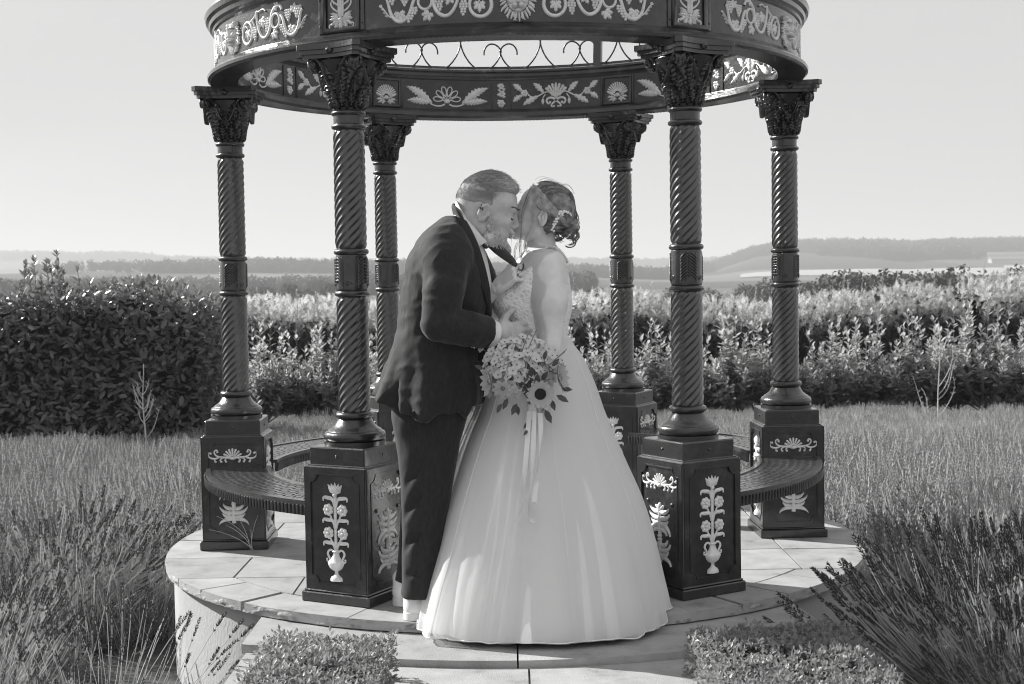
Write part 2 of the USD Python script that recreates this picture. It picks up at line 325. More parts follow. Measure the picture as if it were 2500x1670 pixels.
# ================================================================ platform and path
M_SLAB = mat('sandstone_slab', 0.36, 0.46, rough=0.85, scale=7, bump=0.6, bump_scale=210, per_object=0.12, dist=0.005, detail=9.0, stops=[(0.28, g3(0.18)), (0.40, g3(0.31)), (0.55, g3(0.37)), (0.7, g3(0.41)), (0.8, g3(0.28))])
M_JOINT = mat('mortar', 0.1, 0.2, rough=0.95, scale=30)
M_RENDER = mat('rendered_wall', 0.46, 0.56, rough=0.9, scale=2.2, detail=9.0, stretch=(1, 1, 0.45), stops=[(0.28, g3(0.22)), (0.42, g3(0.38)), (0.7, g3(0.46))], bump=0.6, bump_scale=110, dist=0.006)
M_EDGE = mat('broken_stone_edge', 0.18, 0.5, rough=0.95, scale=26, bump=0.8, bump_scale=70, dist=0.012)
PR = 1.615
platform = thing('stone_platform', None, None, kind='structure')
rs = np.random.default_rng(11)
w = MB(); w.lathe([(1.575, -0.9), (1.575, -0.036)], 120); obj('platform_wall', w, M_RENDER, platform, True)
jt = MB(); jt.prism(Point(0, 0).buffer(PR - 0.03, 48), -0.036, -0.006); obj('mortar_bed', jt, M_JOINT, platform)
disc = Point(0, 0).buffer(PR, 90); core = Point(0, 0).buffer(PR - 0.21, 64)
cells = []
row = [-1.62, -1.17, -0.78, -0.36, 0.06, 0.5, 0.9, 1.3, 1.63]
for j in range(len(row) - 1):
    xs = [-1.65, -1.18 + (j % 2) * 0.3, -0.62 + (j % 2) * 0.3, 0.02 + (j % 2) * 0.26, 0.66 + (j % 2) * 0.24, 1.2, 1.65]
    for i in range(len(xs) - 1): cells.append(sbox(xs[i], row[j], xs[i + 1], row[j + 1]))
pieces = []
for c in cells:
    if c.centroid.y < -0.78:
        q = c.intersection(core)
        if not q.is_empty: pieces.append(q)
    else: pieces.append(c.intersection(disc))
fr = disc.difference(core).intersection(sbox(-2, -2, 2, -0.78))
cuts = np.sort(np.concatenate([np.linspace(-62, 62, 13) + rs.uniform(-3, 3, 13)]))
for k in range(len(cuts) - 1):
    a0, a1 = math.radians(cuts[k]), math.radians(cuts[k + 1])
    wedge = Polygon([(0, 0), (2.5 * math.sin(a0), -2.5 * math.cos(a0)), (2.5 * math.sin(a1 + rs.uniform(-0.02, 0.02)), -2.5 * math.cos(a1))])
    q = fr.intersection(wedge)
    for g in getattr(q, 'geoms', [q]): pieces.append(g)
for q in pieces:
    for g in getattr(q, 'geoms', [q]):
        if g.geom_type != 'Polygon' or g.area < 0.004: continue
        g = g.buffer(-0.0045, join_style=1).simplify(0.001)
        if g.is_empty or g.geom_type != 'Polygon': continue
        m = trimesh.creation.extrude_polygon(g, 0.036, engine='earcut'); m.apply_translation([0, 0, -0.036 + rs.uniform(-0.0015, 0.001)])
        obj('slab', m, M_SLAB, platform)
th = np.linspace(0, 2 * PI, 721)[:-1]; nz = 6
zz = np.linspace(-0.0375, -0.0025, nz)
G = np.zeros((len(th), nz, 3))
nn = np.stack([meshkit.fbm(np.stack([np.cos(th) * 26, np.sin(th) * 26, np.full_like(th, z * 60)], 1), 4, 3) for z in zz], 1)
rr = PR - 0.006 + (nn - 0.5) * 0.035 * np.array([0.5, 1, 1.1, 1, 0.8, 0.3])[None]
G[..., 0] = rr * np.sin(th)[:, None]; G[..., 1] = -rr * np.cos(th)[:, None]; G[..., 2] = zz[None]
e_ = MB(); e_.grid(G, True); obj('riven_edge', e_, M_EDGE, platform, 40)

path = thing('garden_path', None, None, kind='structure')
st = Point(0, 0).buffer(1.93, 90).difference(Point(0, 0).buffer(1.55, 60)).intersection(sbox(-0.97, -3, 1.07, -1))
for a, b in ((-0.97, 0.0), (0.006, 1.07)):
    m = MB(); m.prism(st.intersection(sbox(a, -3, b, -1)), -0.12, -0.042); obj('step_slab', m, M_SLAB, path)
for (x0, x1) in ((-0.95, 0.036), (0.043, 1.05)):
    for (y0, y1) in ((-2.62, -1.70), (-3.5, -2.628), (-4.4, -3.508), (-5.3, -4.408)):
        g = sbox(x0, y0, x1, y1).difference(Point(0, 0).buffer(1.938, 60))
        m = MB(); m.prism(g, -0.14, -0.066); obj('paving_slab', m, M_SLAB, path)
m = MB(); m.box((-0.97, -5.5, -0.3), (1.07, -1.5, -0.078)); obj('path_bed', m, M_JOINT, path)
# ================================================================ the gazebo: black cast iron with cream relief
M_IRON = mat('black_iron_paint', 0.008, 0.022, rough=0.3, scale=14, bump=0.35, bump_scale=55, spec=0.6, coat=0.6, dist=0.006,
             stops=[(0.2, g3(0.006)), (0.5, g3(0.011)), (0.64, g3(0.024)), (0.78, g3(0.08))])
M_SHAFT = mat('worn_black_shaft_paint', 0.008, 0.03, rough=0.3, scale=22, bump=0.25, bump_scale=70, spec=0.7, coat=1.0, dist=0.004)
M_CREAM = mat('cream_relief_paint', 0.34, 0.66, rough=0.5, scale=40, bump=0.3, bump_scale=160, dist=0.004, stops=[(0.2, g3(0.3)), (0.38, g3(0.62)), (0.7, g3(0.76))])
M_BRONZE = mat('weathered_frieze_paint', 0.02, 0.06, rough=0.36, scale=18, bump=0.5, bump_scale=45, coat=0.2, dist=0.006)

# ---- relief pieces, in (u right, v up, w out)
def stroke(m, pts, w, h=None, n=6):
    """A raised rounded stem along pts (2-D) of half-width w (tapering if a list)."""
    pts = catmull(pts, n) if len(pts) > 2 else np.asarray(pts, float)
    k = len(pts); w = np.interp(np.linspace(0, 1, k), np.linspace(0, 1, np.size(w)), np.atleast_1d(w)); h = w * 0.9 if h is None else np.full(k, h)
    t = np.gradient(pts, axis=0); t /= np.maximum(np.linalg.norm(t, axis=1, keepdims=True), 1e-9); nrm = np.stack([-t[:, 1], t[:, 0]], 1)
    a = np.array([-1, -0.72, 0, 0.72, 1.0]); z = np.array([0, 0.72, 1, 0.72, 0])
    P = np.zeros((k, 5, 3)); P[..., :2] = pts[:, None] + nrm[:, None] * (a[None, :, None] * w[:, None, None]); P[..., 2] = z[None] * h[:, None] - 0.0005
    return m.grid(P[:, ::-1])
def blob(m, c, r, h=None, sub=1):
    r = np.broadcast_to(np.asarray(r, float), (2,)); h = r.min() * 0.8 if h is None else h
    return m.ball((c[0], c[1], 0), (r[0], r[1], h), sub)
def leaf(m, a, b, w, h=0.006, teeth=4, bend=0.0):
    """A serrated leaf from a to b, half-width w, with a raised midrib."""
    a, b = np.asarray(a, float), np.asarray(b, float); d = b - a; L = np.linalg.norm(d); d /= L; nn = np.array([-d[1], d[0]])
    s = np.linspace(0, 1, teeth * 2 + 2)
    prof = np.sin(PI * s ** 0.8) * w; prof[1::2] *= 1.18; prof[2:-1:2] *= 0.74; prof[0] = w * 0.12; prof[-1] = 0.0
    mid = a + d * (s * L)[:, None] + nn * (bend * np.sin(PI * s))[:, None]
    P = np.zeros((len(s), 5, 3))
    for j, (q, z) in enumerate(((-1, -0.001), (-0.5, h * 0.62), (0, h), (0.5, h * 0.62), (1, -0.001))):
        P[:, j, :2] = mid + nn * (q * prof)[:, None] + d * (np.abs(q) * 0.12 * L * np.sin(PI * s) * 0.6)[:, None]; P[:, j, 2] = z if abs(q) != 0.5 else h * 0.45 + (np.arange(len(s)) % 2) * h * 0.3
    P[0, :, 2] = P[-1, :, 2] = 0.0005
    return m.grid(P[:, ::-1])
def vine_leaf(m, c, r, ang=0.0, h=0.006):
    for k, q in ((-2.0, 0.62), (-1.0, 0.85), (0, 1.0), (1.0, 0.85), (2.0, 0.62)):
        a = ang + k * 0.72; leaf(m, c, (c[0] + math.cos(a) * r * q, c[1] + math.sin(a) * r * q), r * 0.27, h, 3)
def grapes(m, c, s=0.011, rows=(2, 3, 3, 2, 2, 1), lean=0.0, r=0.0063):
    for i, n in enumerate(rows):
        for j in range(n):
            blob(m, (c[0] + (j - (n - 1) / 2) * s + lean * i * s, c[1] - i * s * 0.86), r, 0.0075)
def rose(m, c, r, petals=6):
    for k in range(petals):
        a = 2 * PI * k / petals; blob(m, (c[0] + math.cos(a) * r * 0.62, c[1] + math.sin(a) * r * 0.62), r * 0.4, r * 0.34)
    blob(m, c, r * 0.3, r * 0.5)
def scroll(m, c, r, a0, turns, w, flip=1, inner=0.12):
    t = np.linspace(0, 1, 9); a = a0 + flip * 2 * PI * turns * t; q = r * (1 - (1 - inner) * t)
    stroke(m, np.stack([c[0] + q * np.cos(a), c[1] + q * np.sin(a)], 1), [w, w, w * 0.7], n=3)
    blob(m, (c[0], c[1]), w * 1.5, w * 1.4)
def fan(m, c, r, a0, a1, n, w, r0=0.15, tip=True):
    for a in np.linspace(a0, a1, n):
        stroke(m, [(c[0] + math.cos(a) * r * r0, c[1] + math.sin(a) * r * r0), (c[0] + math.cos(a) * r, c[1] + math.sin(a) * r)], [w * 0.5, w], w * 0.8)
        if tip: blob(m, (c[0] + math.cos(a) * r, c[1] + math.sin(a) * r), w, w * 0.8)
def mirror(m, src):
    d = src.done(); v = np.array(d.vertices); m.add(v, d.faces); v2 = v * [-1, 1, 1]; m.add(v2, d.faces[:, ::-1]); return m
def curl(m, pts, w, ball=1.5):
    stroke(m, pts, w, n=4); blob(m, pts[-1], np.atleast_1d(w)[-1] * ball, np.atleast_1d(w)[-1] * ball)

def make_vine():
    K = 0.0005; m = MB(); P = lambda x, y: ((x - 125) * K, (70 - y) * K)
    S = lambda pts, w=0.0065: stroke(m, [P(*p) for p in pts], w, 0.007, 4)
    th = np.linspace(0, 2 * PI, 13) + 0.6; S([(400 + 82 * math.cos(t), 95 - 88 * math.sin(t)) for t in th], [0.006, 0.0075, 0.006]); vine_leaf(m, P(408, 82), 0.038, -PI / 2)
    S([(345, 60), (375, 38), (402, 50), (410, 80)], 0.003)
    S([(450, 20), (490, 0), (530, -20), (556, -55)], 0.005); S([(490, 8), (512, 40), (525, 60)], 0.003); grapes(m, P(525, 70), lean=0.05)
    S([(556, -60), (562, 20), (600, 120), (660, 168), (730, 130), (760, 40), (790, -30), (860, -60), (900, -20)], [0.005, 0.007, 0.008, 0.006])
    vine_leaf(m, P(628, 20), 0.04, -1.2); grapes(m, P(715, 25), lean=-0.1)
    S([(820 + 52 * math.cos(t), 55 - 56 * math.sin(t)) for t in th], 0.0055); vine_leaf(m, P(790, 140), 0.038, -0.9)
    S([(880, 20), (915, 60), (950, 150), (1015, 190), (1080, 150), (1110, 60), (1140, 0)], [0.006, 0.008, 0.005])
    grapes(m, P(900, 100), lean=0.45); grapes(m, P(975, -5), lean=0.05, rows=(3, 3, 3, 2, 1)); grapes(m, P(1095, -20), lean=-0.2, rows=(3, 3, 2, 2, 1)); vine_leaf(m, P(1022, 125), 0.04, -1.7); vine_leaf(m, P(1035, 10), 0.036, 1.3)
    S([(1080, 160), (1120, 130), (1150, 90), (1180, 70)], 0.003)
    for k in range(4):
        scroll(m, P(1125 + k * 16, 145 - k * 26), 0.007, 0, 1.0, 0.002)
    S([(690, -40), (640, -60), (600, -50), (560, -60)], 0.004); vine_leaf(m, P(840, -45), 0.03, 2.2)
    return m
def make_lion():
    m = MB(); rs = np.random.default_rng(3)
    for k in range(30):
        a = -PI / 2 + (k - 14.5) / 14.5 * 2.5; r0, r1 = 0.042, 0.066 + rs.uniform(-0.005, 0.006); x1 = math.cos(a) * r1 * 0.98
        y1 = math.sin(a) * r1 * 1.1 - 0.012 * abs(math.cos(a)); dx = 0.006 * math.sin(k * 2.1)
        stroke(m, [(math.cos(a) * r0, math.sin(a) * r0 * 1.1), (math.cos(a) * (r0 + r1) / 2 + dx, math.sin(a) * (r0 + r1) * 0.55 - 0.004), (x1, y1)], [0.0045, 0.0055, 0.002], 0.011, 3)
    blob(m, (0, 0.006), (0.042, 0.05), 0.02, 3); blob(m, (0, 0.034), (0.03, 0.018), 0.027, 2); stroke(m, [(0, 0.04), (0, 0.016), (0, -0.006)], [0.010, 0.007, 0.011], 0.034)
    for s in (-1, 1):
        stroke(m, [(s * 0.005, 0.022), (s * 0.016, 0.03), (s * 0.03, 0.024)], [0.004, 0.006, 0.003], 0.031); blob(m, (s * 0.0165, 0.0165), (0.0075, 0.004), 0.0275); blob(m, (s * 0.025, -0.002), (0.014, 0.015), 0.0255, 2)
        blob(m, (s * 0.011, -0.019), (0.0125, 0.0105), 0.034, 2); blob(m, (s * 0.036, 0.044), (0.011, 0.012), 0.024)
        stroke(m, [(s * 0.002, -0.021), (s * 0.012, -0.030), (s * 0.021, -0.027)], 0.0022, 0.034)
    blob(m, (0, -0.008), (0.010, 0.0055), 0.041); blob(m, (0, -0.039), (0.013, 0.008), 0.03, 2)
    for x in (-0.012, -0.004, 0.004, 0.012): stroke(m, [(x, -0.044), (x * 1.2, -0.056), (x, -0.068)], [0.004, 0.004, 0.0015], 0.014, 3)
    return m
def make_palmette():
    h = MB(); m = MB()
    stroke(h, [(0.003, -0.03), (0.004, 0.06)], 0.0035, 0.008); stroke(h, [(0.009, -0.02), (0.011, 0.055)], 0.0035, 0.007)
    for y, r in ((0.056, 0.013), (0.03, 0.012)):
        curl(h, [(0.011, y - 0.03), (0.028, y - 0.022), (0.044, y - 0.006), (0.046, y + 0.008), (0.036, y + 0.012), (0.032, y + 0.003)], [0.004, 0.0035, 0.0025])
    for k, (x, y) in enumerate(((0.052, -0.002), (0.056, -0.03), (0.05, -0.055), (0.026, -0.066), (0.05, -0.016))):
        leaf(h, (0.006, -0.035), (x, y), 0.009, 0.008, 3, 0.006)
    curl(h, [(0.01, -0.05), (0.03, -0.062), (0.05, -0.064), (0.056, -0.05), (0.048, -0.046)], [0.004, 0.003])
    leaf(h, (0.001, -0.03), (0.004, -0.07), 0.008, 0.009, 3)
    mirror(m, h); blob(m, (0, -0.03), (0.009, 0.008), 0.012); return m
def make_shell(r=0.052):
    m = MB(); h = MB(); fan(m, (0, -0.02), r * 1.15, 0.25, PI - 0.25, 13, 0.0048, 0.25)
    for a, b in (((0.008, -0.035), (0.062, -0.012)), ((0.01, -0.042), (0.064, -0.04)), ((0.008, -0.046), (0.056, -0.06)), ((0.004, -0.046), (0.028, -0.068))): leaf(h, a, b, 0.008, 0.008, 3, 0.005)
    stroke(h, [(0.006, -0.05), (0.03, -0.045), (0.05, -0.028)], 0.003); mirror(m, h); blob(m, (0, -0.026), (0.014, 0.012), 0.012); return m
def make_fan_feathers():
    m = MB(); h = MB()
    for a in np.linspace(0.12, PI - 0.12, 6):
        c, s = math.cos(a), math.sin(a); n_ = np.array([-s, c])
        L = np.array([c, s]); lo, hi = L * 0.02, L * 0.07
        q = [lo, L * 0.05 + n_ * 0.012, hi + n_ * 0.01, L * 0.078, hi - n_ * 0.01, L * 0.05 - n_ * 0.012, lo]
        stroke(m, [x + np.array([0, -0.03]) for x in q], 0.0035, 0.007, 3)
    blob(m, (0, -0.035), (0.018, 0.014), 0.014); fan(m, (0, -0.036), 0.022, 0.3, PI - 0.3, 5, 0.004)
    for b, w, bend in (((0.24, 0.042), 0.024, 0.012), ((0.235, -0.035), 0.02, 0.006)): leaf(h, (0.085, -0.045), b, w, 0.01, 8, bend)
    stroke(h, [(0.012, -0.05), (0.05, -0.062), (0.1, -0.046)], [0.005, 0.004]); mirror(m, h); return m
def make_flower_strip():
    m = MB(); rose(m, (0, 0.05), 0.018); rose(m, (0.004, 0.008), 0.02); rose(m, (-0.002, -0.045), 0.022)
    for x, y in ((-0.024, 0.052), (0.026, 0.03), (-0.026, 0.0), (0.026, -0.012), (-0.024, -0.035), (0.024, -0.05), (0.0, -0.07), (-0.02, 0.025)): leaf(m, (x * 0.2, y), (x, y + 0.006), 0.009, 0.008, 2)
    return m
def make_rose_branch():
    m = MB(); h = MB(); fan(m, (0, -0.02), 0.075, 0.75, PI - 0.75, 7, 0.0075, 0.1); leaf(m, (0, -0.03), (0, 0.068), 0.014, 0.014, 4)
    stroke(h, [(0.02, -0.01), (0.06, 0.012), (0.11, -0.012), (0.17, 0.02)], 0.004); rose(h, (0.178, 0.01), 0.021)
    for a, b, w in (((0.07, 0.01), (0.13, 0.066), 0.017), ((0.1, -0.008), (0.19, -0.06), 0.018), ((0.19, 0.02), (0.245, 0.062), 0.017), ((0.19, 0), (0.245, -0.04), 0.016), ((0.05, 0.015), (0.045, 0.05), 0.008)): leaf(h, a, b, w, 0.009, 4, 0.004)
    blob(h, (0.075, -0.04), (0.009, 0.018), 0.01); stroke(h, [(0.06, 0.0), (0.075, -0.02)], 0.003); curl(h, [(0.006, -0.03), (0.03, -0.02), (0.052, -0.03), (0.048, -0.05), (0.034, -0.046)], [0.007, 0.005]); curl(h, [(0.003, -0.04), (0.018, -0.05), (0.028, -0.064), (0.012, -0.068)], [0.006, 0.004])
    mirror(m, h); return m
def make_vase():
    m = MB(); K, U = 0.000515, 0.0006; P = lambda x, y: ((x - 1042) * U, (890 - y) * K); h = MB()
    S = lambda q, w: stroke(h, [P(*p) for p in q], w, None, 4)
    S([(1040, 640), (1043, 1050)], 0.0062); 
    for y0, x1, y1 in ((690, 1128, 655), (850, 1132, 820), (1020, 1130, 990)):
        curl(h, [P(1050, y0 + 30), P(1072, y0 - 30), P(1100, y1), P(x1, y1 - 2), P(x1 + 6, y1 + 20)], [0.004, 0.008, 0.0075, 0.003], 1.0)
    for x, y in ((1097, 744), (1097, 917)): rose(h, P(x, y), 0.024, 7); S([(1048, y + 120), (1070, y + 70), (x - 12, y + 30)], 0.004)
    curl(h, [P(1062, 1060), P(1092, 1045), P(1106, 1075), P(1090, 1115), P(1106, 1130), P(1112, 1112)], [0.004, 0.005, 0.003])
    mirror(m, h)
    prof = [(1040, 26), (1052, 24), (1060, 20), (1085, 26), (1110, 40), (1128, 56), (1136, 62), (1150, 58), (1175, 46), (1190, 30), (1198, 14), (1215, 12), (1232, 24), (1242, 40), (1256, 46), (1272, 46)]
    a = np.linspace(-1, 1, 13); G = np.zeros((len(prof), 13, 3))
    for i, (y, w) in enumerate(prof):
        G[i, :, 0] = a * w * U; G[i, :, 1] = (890 - y) * K; G[i, :, 2] = np.sqrt(np.maximum(1 - a ** 2, 0)) * w * U * 0.55 + (0.0015 * (np.arange(13) % 2) if 1060 < y < 1190 else 0)
    m.grid(G)
    for k, x in enumerate((-56, -30, 0, 30, 56)): leaf(m, P(1042 + x * 0.1, 628), P(1042 + x, 535 + abs(x) * 0.3), 0.0115, 0.009, 1, 0)
    blob(m, P(1042, 632), 0.009, 0.011); blob(m, P(1042, 1052), (0.018, 0.006), 0.012)
    return m
def make_shell_spray():
    m = MB(); h = MB(); fan(m, (0, -0.012), 0.042, 0.1, PI - 0.1, 9, 0.0052, 0.25)
    blob(m, (0, -0.012), (0.013, 0.009), 0.012)
    curl(h, [(0.01, -0.012), (0.045, -0.006), (0.075, 0.002), (0.083, 0.02), (0.074, 0.027), (0.069, 0.018)], [0.005, 0.004, 0.0035], 1.6)
    curl(h, [(0.06, -0.004), (0.09, -0.012), (0.11, 0.0), (0.108, 0.014), (0.1, 0.012)], [0.005, 0.0035], 1.7)
    for x in (0.03, 0.052, 0.078): curl(h, [(x - 0.012, -0.008), (x + 0.004, -0.018), (x, -0.027)], [0.004, 0.0035], 1.6)
    mirror(m, h); return m
def make_acanthus():
    m = MB(); h = MB()
    stroke(h, [(0, -0.112), (0, 0.105)], [0.010, 0.007, 0.006, 0.007], 0.010)
    for y0, x1, y1, sg in ((0.088, 0.056, 0.104, 1), (0.064, 0.060, 0.082, 1), (0.042, 0.050, 0.056, 1), (0.030, 0.064, -0.004, -1), (0.012, 0.044, -0.004, -1), (-0.040, 0.048, -0.020, 1), (-0.060, 0.064, -0.034, 1), (-0.080, 0.052, -0.064, 1), (-0.098, 0.068, -0.120, -1)):
        stroke(h, [(0, y0), (x1 * 0.45, y0 - 0.004 * sg), (x1 * 0.85, (y0 + y1) / 2 - 0.003 * sg), (x1, y1)], [0.006, 0.0100, 0.0088, 0.005, 0.0008], 0.0085, 4)
    leaf(h, (0, 0.09), (0.026, 0.112), 0.009, 0.008, 3)
    mirror(m, h); blob(m, (0, -0.008), (0.012, 0.007), 0.013); blob(m, (0, -0.022), (0.012, 0.007), 0.013); blob(m, (0, 0.108), (0.01, 0.014), 0.01)
    return m

def on_face(m, k, half, z):
    """Lays a relief on face k (0 outward, 1 right, 2 inward, 3 left) of an upright square block."""
    def fn(V):
        P = np.stack([V[:, 0], -half - V[:, 2], z + V[:, 1]], 1); a = k * PI / 2; c, s = math.cos(a), math.sin(a)
        return np.stack([c * P[:, 0] - s * P[:, 1], s * P[:, 0] + c * P[:, 1], P[:, 2]], 1)
    return m.map(fn)
def on_drum(m, r, z, th=-PI / 2):
    return m.map(lambda V: np.stack([(r + V[:, 2]) * np.cos(V[:, 0] / r + th), (r + V[:, 2]) * np.sin(V[:, 0] / r + th), z + V[:, 1]], 1))
def in_drum(m, r, z, th=PI / 2):
    return m.map(lambda V: np.stack([(r - V[:, 2]) * np.cos(th - V[:, 0] / r), (r - V[:, 2]) * np.sin(th - V[:, 0] / r), z + V[:, 1]], 1))

GR, PSI = 1.3, 0.0303
AZ = [math.radians(a) + PSI for a in (-30, 30, -90, 90, -150, 150)]
gazebo = thing('gazebo', 'round black iron gazebo with six twisted columns and cream relief, around the kissing couple', 'gazebo')
def spin(p, a): UsdGeom.Xformable(p).MakeMatrixXform().Set(Gf.Matrix4d().SetRotate(Gf.Rotation(Gf.Vec3d(0, 0, 1), float(math.degrees(a)))))
def place(p, a, r=GR, z=0.0):
    UsdGeom.Xformable(p).MakeMatrixXform().Set(Gf.Matrix4d().SetRotate(Gf.Rotation(Gf.Vec3d(0, 0, 1), math.degrees(a))) * Gf.Matrix4d().SetTranslate(Gf.Vec3d(r * math.sin(a), -r * math.cos(a), z)))
def part_copy(src, name, parent):
    p = stage.DefinePrim(numbered(path_of(parent), name)); p.GetReferences().AddInternalReference(src.GetPath()); return p

# ---- pedestals
HB = 0.1415
def make_pedestal():
    m = MB(); m.box((-HB, -HB, 0.045), (HB, HB, 0.525), 0.004)
    k = 0.02; outer = sbox(-HB + 0.003, -0.235, HB - 0.003, 0.235); inner = sbox(-HB + k + 0.006, -0.213, HB - k - 0.006, 0.213)
    for sx in (-1, 1):
        for sy in (-1, 1): inner = inner.difference(Point(sx * (HB - k - 0.006), sy * 0.213).buffer(0.032, 8))
    ring = MB(); ring.prism(outer.difference(inner), 0, 0.0045); ring.prism(inner.difference(inner.buffer(-0.005)), 0, 0.007)
    for q in range(4): d = on_face(ring, q, HB, 0.285).done(); m.mesh(d)
    ped = obj('pedestal', m, M_IRON, gazebo)
    p = MB(); p.box((-0.157, -0.157, 0), (0.157, 0.157, 0.040), 0.004); p.box((-0.150, -0.150, 0.0395), (0.150, 0.150, 0.049), 0.004); obj('plinth', p, M_IRON, ped)
    b = MB(); b.box((-0.127, -0.127, 0.524), (0.127, 0.127, 0.597), 0.005); b.box((-0.133, -0.133, 0.523), (0.133, 0.133, 0.530), 0.002); obj('top_block', b, M_IRON, ped)
    v, s, l = make_vase(), make_shell_spray(), make_acanthus()
    for q in (0, 2): obj('vase_relief', on_face(v, q, HB, 0.285), M_CREAM, ped, True)
    for q in (1, 3):
        obj('shell_relief', on_face(s, q, HB, 0.435), M_CREAM, ped, True); obj('leaf_relief', on_face(l, q, HB, 0.235), M_CREAM, ped, True)
        for x in (-0.075, 0.075):
            bb = MB(); bb.ball((x, 0.0, 0), (0.009, 0.009, 0.007), 1); obj('bolt', on_face(bb, q, HB, 0.355), M_IRON, ped, True)
    for q in range(4):
        bb = MB(); bb.ball((0, 0, 0), (0.006, 0.006, 0.005), 1); obj('bolt', on_face(bb, q, 0.127, 0.563), M_IRON, ped, True)
    return ped
ped0 = make_pedestal()
# ---- columns
def make_column():
    m = MB()
    for z0, z1 in ((0.715, 1.172), (1.352, 1.812)):
        nz, nt = 64, 112; z = np.linspace(z0, z1, nz)[:, None]; th = (np.arange(nt) / nt * 2 * PI)[None]
        ph = (th - (z - z0) * 17.5); q = ph * 11
        g = np.abs(np.sin(q / 2)) ** 0.55; e = np.clip(np.minimum(z - z0, z1 - z) / 0.02, 0, 1) ** 0.5
        r = 0.0520 + e * (0.0085 * g + 0.0016 * np.sin(2 * q + 0.8)) + 0.002 * (1.35 - z)
        P = np.stack([r * np.cos(th), r * np.sin(th), z + 0 * th], -1).transpose(1, 0, 2); m.grid(P, True)
    col = obj('column', m, M_SHAFT, gazebo, True)
    b = MB(); t = np.linspace(-PI / 2, PI / 2, 7)
    ring = lambda r0, z, h, rr: [(r0 + rr * math.cos(x), z + h * math.sin(x)) for x in t]
    prof = [(0.0, 0.597), (0.119, 0.597), (0.119, 0.614)] + ring(0.108, 0.632, 0.018, 0.012) + [(0.106, 0.651), (0.102, 0.657), (0.092, 0.662), (0.078, 0.674), (0.069, 0.69), (0.064, 0.698)] + ring(0.062, 0.712, 0.013, 0.0125) + [(0.058, 0.727), (0.0, 0.728)]
    b.lathe(prof, 40); obj('base', b, M_IRON, col, 50)
    k = MB()
    k.lathe([(0.05, 1.168)] + ring(0.056, 1.182, 0.0115, 0.012) + [(0.0585, 1.194), (0.0605, 1.2), (0.0605, 1.325), (0.0585, 1.331)] + ring(0.056, 1.343, 0.0115, 0.012) + [(0.05, 1.356)], 36)
    obj('belt', k, M_IRON, col, 50)
    d = MB(); rs = np.random.default_rng(5)
    for j in range(6):
        x0 = j * 2 * PI * 0.0605 / 6
        for i in range(8):
            y0 = -0.05 + 0.012 * i; s = 1 if j % 2 else -1
            stroke(d, [(x0, y0), (x0 + s * 0.012, y0 + 0.016), (x0 + s * 0.026, y0 + 0.022), (x0 + s * 0.034, y0 + 0.012 + rs.uniform(-0.004, 0.004))], [0.0035, 0.0045, 0.001], 0.006, 3)
        scroll(d, (x0 + 0.02, -0.042), 0.013, 0, 1.2, 0.003); stroke(d, [(x0, -0.06), (x0, 0.058)], 0.003)
    obj('belt_relief', on_drum(d, 0.0605, 1.263), M_IRON, col, True)
    n = MB(); n.lathe([(0.05, 1.808)] + ring(0.057, 1.822, 0.0095, 0.010) + [(0.0575, 1.833), (0.0575, 1.862)] + ring(0.057, 1.873, 0.0095, 0.010) + [(0.055, 1.884)], 36); obj('neck', n, M_IRON, col, 50)
    c = MB(); bell = [(0.055, 1.882), (0.060, 1.9), (0.066, 1.94), (0.076, 1.97), (0.090, 2.0), (0.106, 2.03), (0.118, 2.055), (0.1, 2.068)]
    c.lathe(bell, 40)
    zz = np.array([q[1] for q in bell]); rr_ = np.array([q[0] for q in bell])
    def bellmap(mm, z0, th):
        def fn(V):
            z = z0 + V[:, 1]; r = np.interp(z, zz, rr_) + V[:, 2]; a = V[:, 0] / np.maximum(np.interp(z, zz, rr_), 0.05) + th
            return np.stack([r * np.cos(a), r * np.sin(a), z], 1)
        c.mesh(mm.map(fn).done())
    for row, (z0, h, w, n_, o) in enumerate(((1.884, 0.036, 0.016, 12, 0), (1.89, 0.07, 0.02, 12, 0.26), (1.93, 0.08, 0.024, 10, 0.0), (1.965, 0.085, 0.028, 8, 0.39))):
        for j in range(n_):
            lf = MB(); leaf(lf, (0, 0), (0, h), w, 0.016, 5); leaf(lf, (0, 0), (w * 0.6, h * 0.85), w * 0.4, 0.012, 3); leaf(lf, (0, 0), (-w * 0.6, h * 0.85), w * 0.4, 0.012, 3); bellmap(lf, z0, j * 2 * PI / n_ + o)
    for q in range(4):
        vm = MB()
        for s in (-1, 1):
            stroke(vm, [(s * 0.008, 1.965), (s * 0.03, 2.0), (s * 0.055, 2.05), (s * 0.082, 2.064), (s * 0.096, 2.048), (s * 0.085, 2.03), (s * 0.073, 2.04), (s * 0.08, 2.05)], [0.004, 0.007, 0.009, 0.009, 0.006], 0.016, 4)
        rose(vm, (0, 2.055), 0.024, 6)
        def fn(V, a=q * PI / 2):
            P = np.stack([V[:, 0], -0.098 - V[:, 2] - 0.12 * np.maximum(np.abs(V[:, 0]) - 0.05, 0), V[:, 1]], 1); cc, ss = math.cos(a), math.sin(a)
            return np.stack([cc * P[:, 0] - ss * P[:, 1], ss * P[:, 0] + cc * P[:, 1], P[:, 2]], 1)
        c.mesh(vm.map(fn).done())
        a = q * PI / 2 + PI / 4; c.ball((0.125 * math.cos(a), 0.125 * math.sin(a), 2.043), (0.024, 0.024, 0.03), 2)
    tall = lambda V: np.stack([V[:, 0], V[:, 1], 1.882 + (V[:, 2] - 1.882) * 1.056], 1)
    obj('capital', c.map(tall), M_IRON, col, 35)
    ab = MB()
